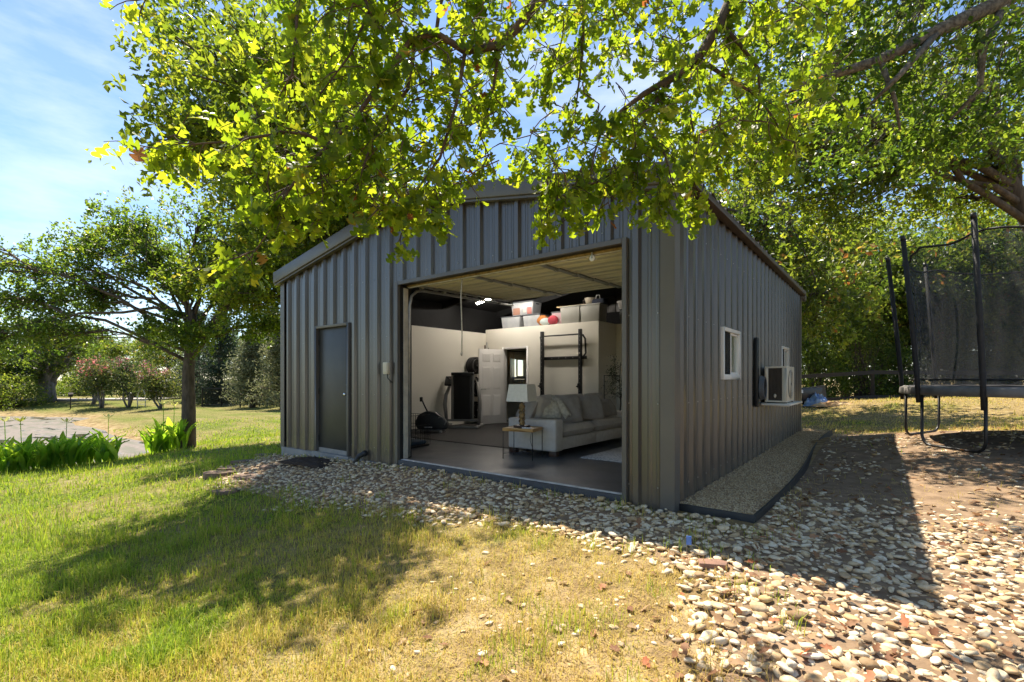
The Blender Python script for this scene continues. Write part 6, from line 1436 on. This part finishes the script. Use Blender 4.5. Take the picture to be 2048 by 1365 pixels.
LIMBS = [  # (points, radii)
    ([fork, Vector((3.2,-5.4,4.6)), PD(1560,-420,3.6)] + pl_([(1490,-120,3.5),(1460,0,3.4),(1440,46,3.35),(1399,113,3.25),(1358,148,3.2),(1287,189,3.1),(1246,220,3.05),(1205,256,3.0),(1188,310,2.95),(1180,362,2.95)]), [.13,.10,.06,.042,.036,.034,.030,.024,.018,.013,.009,.006,.003]),
    (pl_([(1440,46,3.35),(1480,90,3.3),(1517,138,3.3),(1520,205,3.3),(1505,260,3.3)]), [.018,.015,.011,.007,.003]),
    (pl_([(1399,118,3.25),(1460,160,3.2),(1512,189,3.2),(1550,240,3.2),(1573,292,3.2)]), [.016,.012,.009,.006,.003]),
    (pl_([(1338,164,3.2),(1305,215,3.1),(1287,246,3.1),(1256,328,3.0),(1194,366,2.95),(1120,372,2.9)]), [.018,.014,.012,.008,.005,.003]),
    (pl_([(1287,246,3.1),(1330,310,3.05),(1345,370,3.0),(1330,400,3.0)]), [.010,.007,.005,.003]),
    ([top, Vector((3.0,-5.2,5.4)), PD(1190,-520,3.0)] + pl_([(1100,-60,2.9),(1077,0,2.85),(1040,50,2.8),(999,91,2.8),(930,103,2.75),(872,67,2.7),(820,84,2.7),(770,150,2.65),(714,233,2.6),(655,293,2.55),(596,356,2.5),(556,411,2.5),(544,455,2.45),(512,500,2.45)]), [.12,.09,.055,.036,.032,.028,.025,.022,.018,.016,.013,.011,.010,.008,.006,.004,.003]),
    (pl_([(655,288,2.55),(610,268,2.5),(576,265,2.5),(524,273,2.45),(437,285,2.4),(386,289,2.4),(345,285,2.4)]), [.010,.009,.008,.007,.005,.004,.002]),
    (pl_([(829,90,2.7),(815,180,2.7),(754,257,2.65),(726,336,2.6),(710,388,2.6)]), [.011,.010,.008,.005,.003]),
    (pl_([(930,103,2.75),(912,210,2.75),(880,316,2.7),(817,403,2.65),(801,475,2.65)]), [.012,.010,.008,.005,.003]),
    (pl_([(600,-30,2.6),(590,80,2.6),(584,150,2.6),(560,190,2.6)]), [.010,.008,.006,.003]),
    (pl_([(1169,-30,3.0),(1166,80,3.0),(1160,150,3.0),(1150,230,3.0)]), [.011,.009,.007,.003]),
    (pl_([(999,91,2.8),(985,190,2.85),(960,270,2.9),(985,330,2.9)]), [.010,.008,.005,.003]),
    (pl_([(1358,148,3.2),(1380,230,3.3),(1395,310,3.3),(1370,380,3.3)]), [.010,.007,.005,.003]),
    (pl_([(700,-60,2.7),(740,20,2.7),(700,110,2.65),(640,190,2.6)]), [.011,.009,.006,.003]),
    (pl_([(900,-60,2.9),(880,10,2.8),(872,67,2.7)]), [.013,.012,.010]),
    (pl_([(512,500,2.45),(490,508,2.45),(469,510,2.45)]), [.003,.0025,.002]),
    (pl_([(1110,325,2.95),(1090,375,2.9),(1098,420,2.9)]), [.004,.003,.002]), (pl_([(1165,330,2.95),(1148,380,2.9),(1155,420,2.9)]), [.004,.003,.002]),
    (pl_([(1230,320,3.0),(1212,370,2.95),(1218,410,2.95)]), [.004,.003,.002]), (pl_([(1285,300,3.0),(1272,350,3.0),(1268,390,3.0)]), [.004,.003,.002]),
    (pl_([(1310,330,3.05),(1322,380,3.0),(1318,420,3.0)]), [.004,.003,.002]), (pl_([(1380,320,3.2),(1390,370,3.2),(1384,415,3.2)]), [.004,.003,.002]),
    (pl_([(1430,250,3.2),(1440,300,3.2),(1436,335,3.2)]), [.004,.003,.002]), (pl_([(885,330,2.7),(868,380,2.7),(872,420,2.7)]), [.004,.003,.002]),
    (pl_([(640,330,2.55),(646,390,2.5),(640,430,2.5)]), [.004,.003,.002]), (pl_([(575,370,2.5),(560,410,2.5),(566,435,2.5)]), [.004,.003,.002]),
    (pl_([(390,288,2.4),(350,270,2.4),(318,280,2.4),(322,305,2.4)]), [.004,.003,.002,.0015]),
    (pl_([(300,-60,2.3),(296,-10,2.3),(285,12,2.3)]), [.005,.004,.002]),
]
wood = MB()
wood.tube([LC(p) for p in ((tbx,tby,tb[2]),(tbx+.02,tby,.6),(tbx-.05,tby+.1,2.0),fork,(tbx-.3,tby+.4,4.6),top)], [.34,.30,.27,.22,.16,.12], 12)
for pts, rad in LIMBS: wood.tube([LC(p) for p in pts], rad, 7)
rr = random.Random(5); rgn = np.random.default_rng(5)
LFp, LFd = [], []                                    # leaf base points and directions
def twig(s, d, ln, nl):
    d = d.normalized(); P = [s]; cur = d.copy()
    for k in range(4):
        cur = (cur + Vector((rr.gauss(0,.18), rr.gauss(0,.18), rr.gauss(0,.15)-.10))).normalized(); P.append(P[-1] + cur*ln/4)
    wood.tube([LC(p) for p in P], [.0042,.0034,.0027,.002,.0013], 4, False)
    for k in range(nl):
        f = min(1, .22 + .85*(k+rr.random())/nl); p = on_path(P, f); out = Vector((rr.gauss(0,1), rr.gauss(0,1), rr.gauss(0,.7)-.35)).normalized()
        LFp.append(p); LFd.append((cur*.55 + out*.9).normalized())
down = Vector((0,0,-1)); cr = Vector((RIGHT[0], RIGHT[1], 0)); cf = Vector((FWD[0], FWD[1], 0))
YB = [(280,300),(330,325),(400,330),(480,360),(540,420),(600,440),(660,410),(720,430),(780,460),(810,505),(850,470),(880,420),(920,410),(960,340),(1040,325),(1080,410),(1120,430),(1200,420),(1240,410),(1290,370),(1320,420),(1390,415),(1420,340),(1480,290),(1560,320),(1600,320),(1680,210)]
yb = lambda x: np.interp(x, [p[0] for p in YB], [p[1] for p in YB])
for li, (pts, rad) in enumerate(LIMBS):
    for i in range(len(pts)-1):
        a, b = pts[i], pts[i+1]; px, py, dd = proj([a]); 
        if py[0] < -160 or li == 14: continue
        ln = (b-a).length; n_ = max(1, int(ln/(.065 if rad[0] > .0045 else .028)*rr.uniform(.8, 1.25)))
        if li == len(LIMBS)-1: n_ = 1
        for k in range(n_):
            s = a.lerp(b, rr.random()); ax = (b-a).normalized(); d = ax*.5 + cr*rr.gauss(0,.7) + cf*rr.gauss(0,.5) + down*rr.uniform(-.35,.75)
            twig(s, d, rr.uniform(.09,.24), rr.randint(5,9))
    e = pts[-1]; twig(e, (pts[-1]-pts[-2])*1.0 + down*.02, .10, 5 if li not in (15, len(LIMBS)-1) else 2)
# boughs further back in the same crown
for k in range(430):
    x = rr.uniform(500, 1680); yl = yb(x) - 25; y = -110 + (yl+110)*rr.random()**1.15; d_ = rr.uniform(2.7, 4.3) if x > 950 else rr.uniform(2.55, 3.1)
    if 470 < x < 620 and y < 120 and rr.random() < .7: continue
    if 1060 < x < 1200 and 60 < y < 250 and rr.random() < .3: continue
    s = PD(x, y, d_); h = s + Vector((0,0,rr.uniform(.04,.14))) + cr*rr.uniform(-.16,.22) + cf*rr.uniform(-.1,.1)
    wood.tube([LC(h), LC(h.lerp(s,.5) + cr*rr.gauss(0,.02)), LC(s)], [.0042,.0036,.003], 4, False)
    for j in range(2): twig(s, cr*rr.gauss(-.2,.7) + cf*rr.gauss(0,.5) + down*rr.uniform(-.1,.9), rr.uniform(.10,.24), rr.randint(5,9))
# crown overhead, outside the frame, which shades nothing in view but closes the tree
for k in range(120):
    s = Vector((rr.uniform(.5,5.5), rr.uniform(-7.5,-3.6), rr.uniform(4.2,6.5))); h = s + Vector((rr.gauss(0,.2), rr.gauss(0,.2), .3)); wood.tube([LC(h), LC(s)], [.008,.004], 4, False)
    twig(s, Vector((rr.gauss(0,1), rr.gauss(0,1), -.3)), .25, 6)
wood.build('trunk', M_twig, no)
P = np.array([list(p) for p in LFp]); d = np.array([list(p) for p in LFd]); n = len(P)
nn = rgn.normal(size=(n,3)); nn[:,2] += 1.0; s = np.cross(d, nn); s /= np.linalg.norm(s, axis=1)[:,None]; nn = np.cross(s, d)
RL = np.stack([s, d, nn], 2); size = rgn.uniform(.052, .112, n); var = rgn.integers(0, 8, n)
px, py, dd = proj(P + d*size[:,None]*.5); sc_ = np.where((px > 0) & (px < 2048) & (py > 0) & (dd > .3), size/np.maximum(dd,.2), 0); od = np.argsort(-sc_); topn = od[:300]; rest = od[300:]
V, F, R = join_inst(OLV, OLF, P[rest]-np.array(tb), RL[rest], size[rest], var[rest], np.clip(rgn.beta(2,2.4,len(rest)) + (rgn.random(len(rest)) < .012)*.6, 0, 1))
crown = tag(link('crown', np_mesh('crown', V, F, M_near, True, {'rnd': R}), no), None, None, None, 'stuff')
lm = [np_mesh('leaf', v, OLF, M_nearobj, True) for v in OLV]
for i in topn:
    o = link('leaf', lm[var[i]], crown)
    o.matrix_local = Matrix.Translation(P[i]-np.array(tb)) @ Matrix(RL[i].tolist()).to_4x4() @ Matrix.Diagonal((size[i],)*3 + (1,))
# one withered leaf among the green ones at the left end
M_withered = leafmat('withered_leaf', [(0, (.30, .10, .04)), (1, (.38, .15, .06))], .5, [(0, (.62, .22, .07)), (1, (.7, .28, .1))], .6, 'object')
wl = np_mesh('leaf', OLV[2]*np.array([1.25, 1, 1]), OLF, M_withered, True)
hit = min(crown.children, key=lambda o: (lambda q: (q[0][0]-325)**2 + (q[1][0]-300)**2)(proj([o.matrix_local.translation + Vector(tb)])))
hit.data = wl; hit['label'] = 'withered orange-brown leaf'
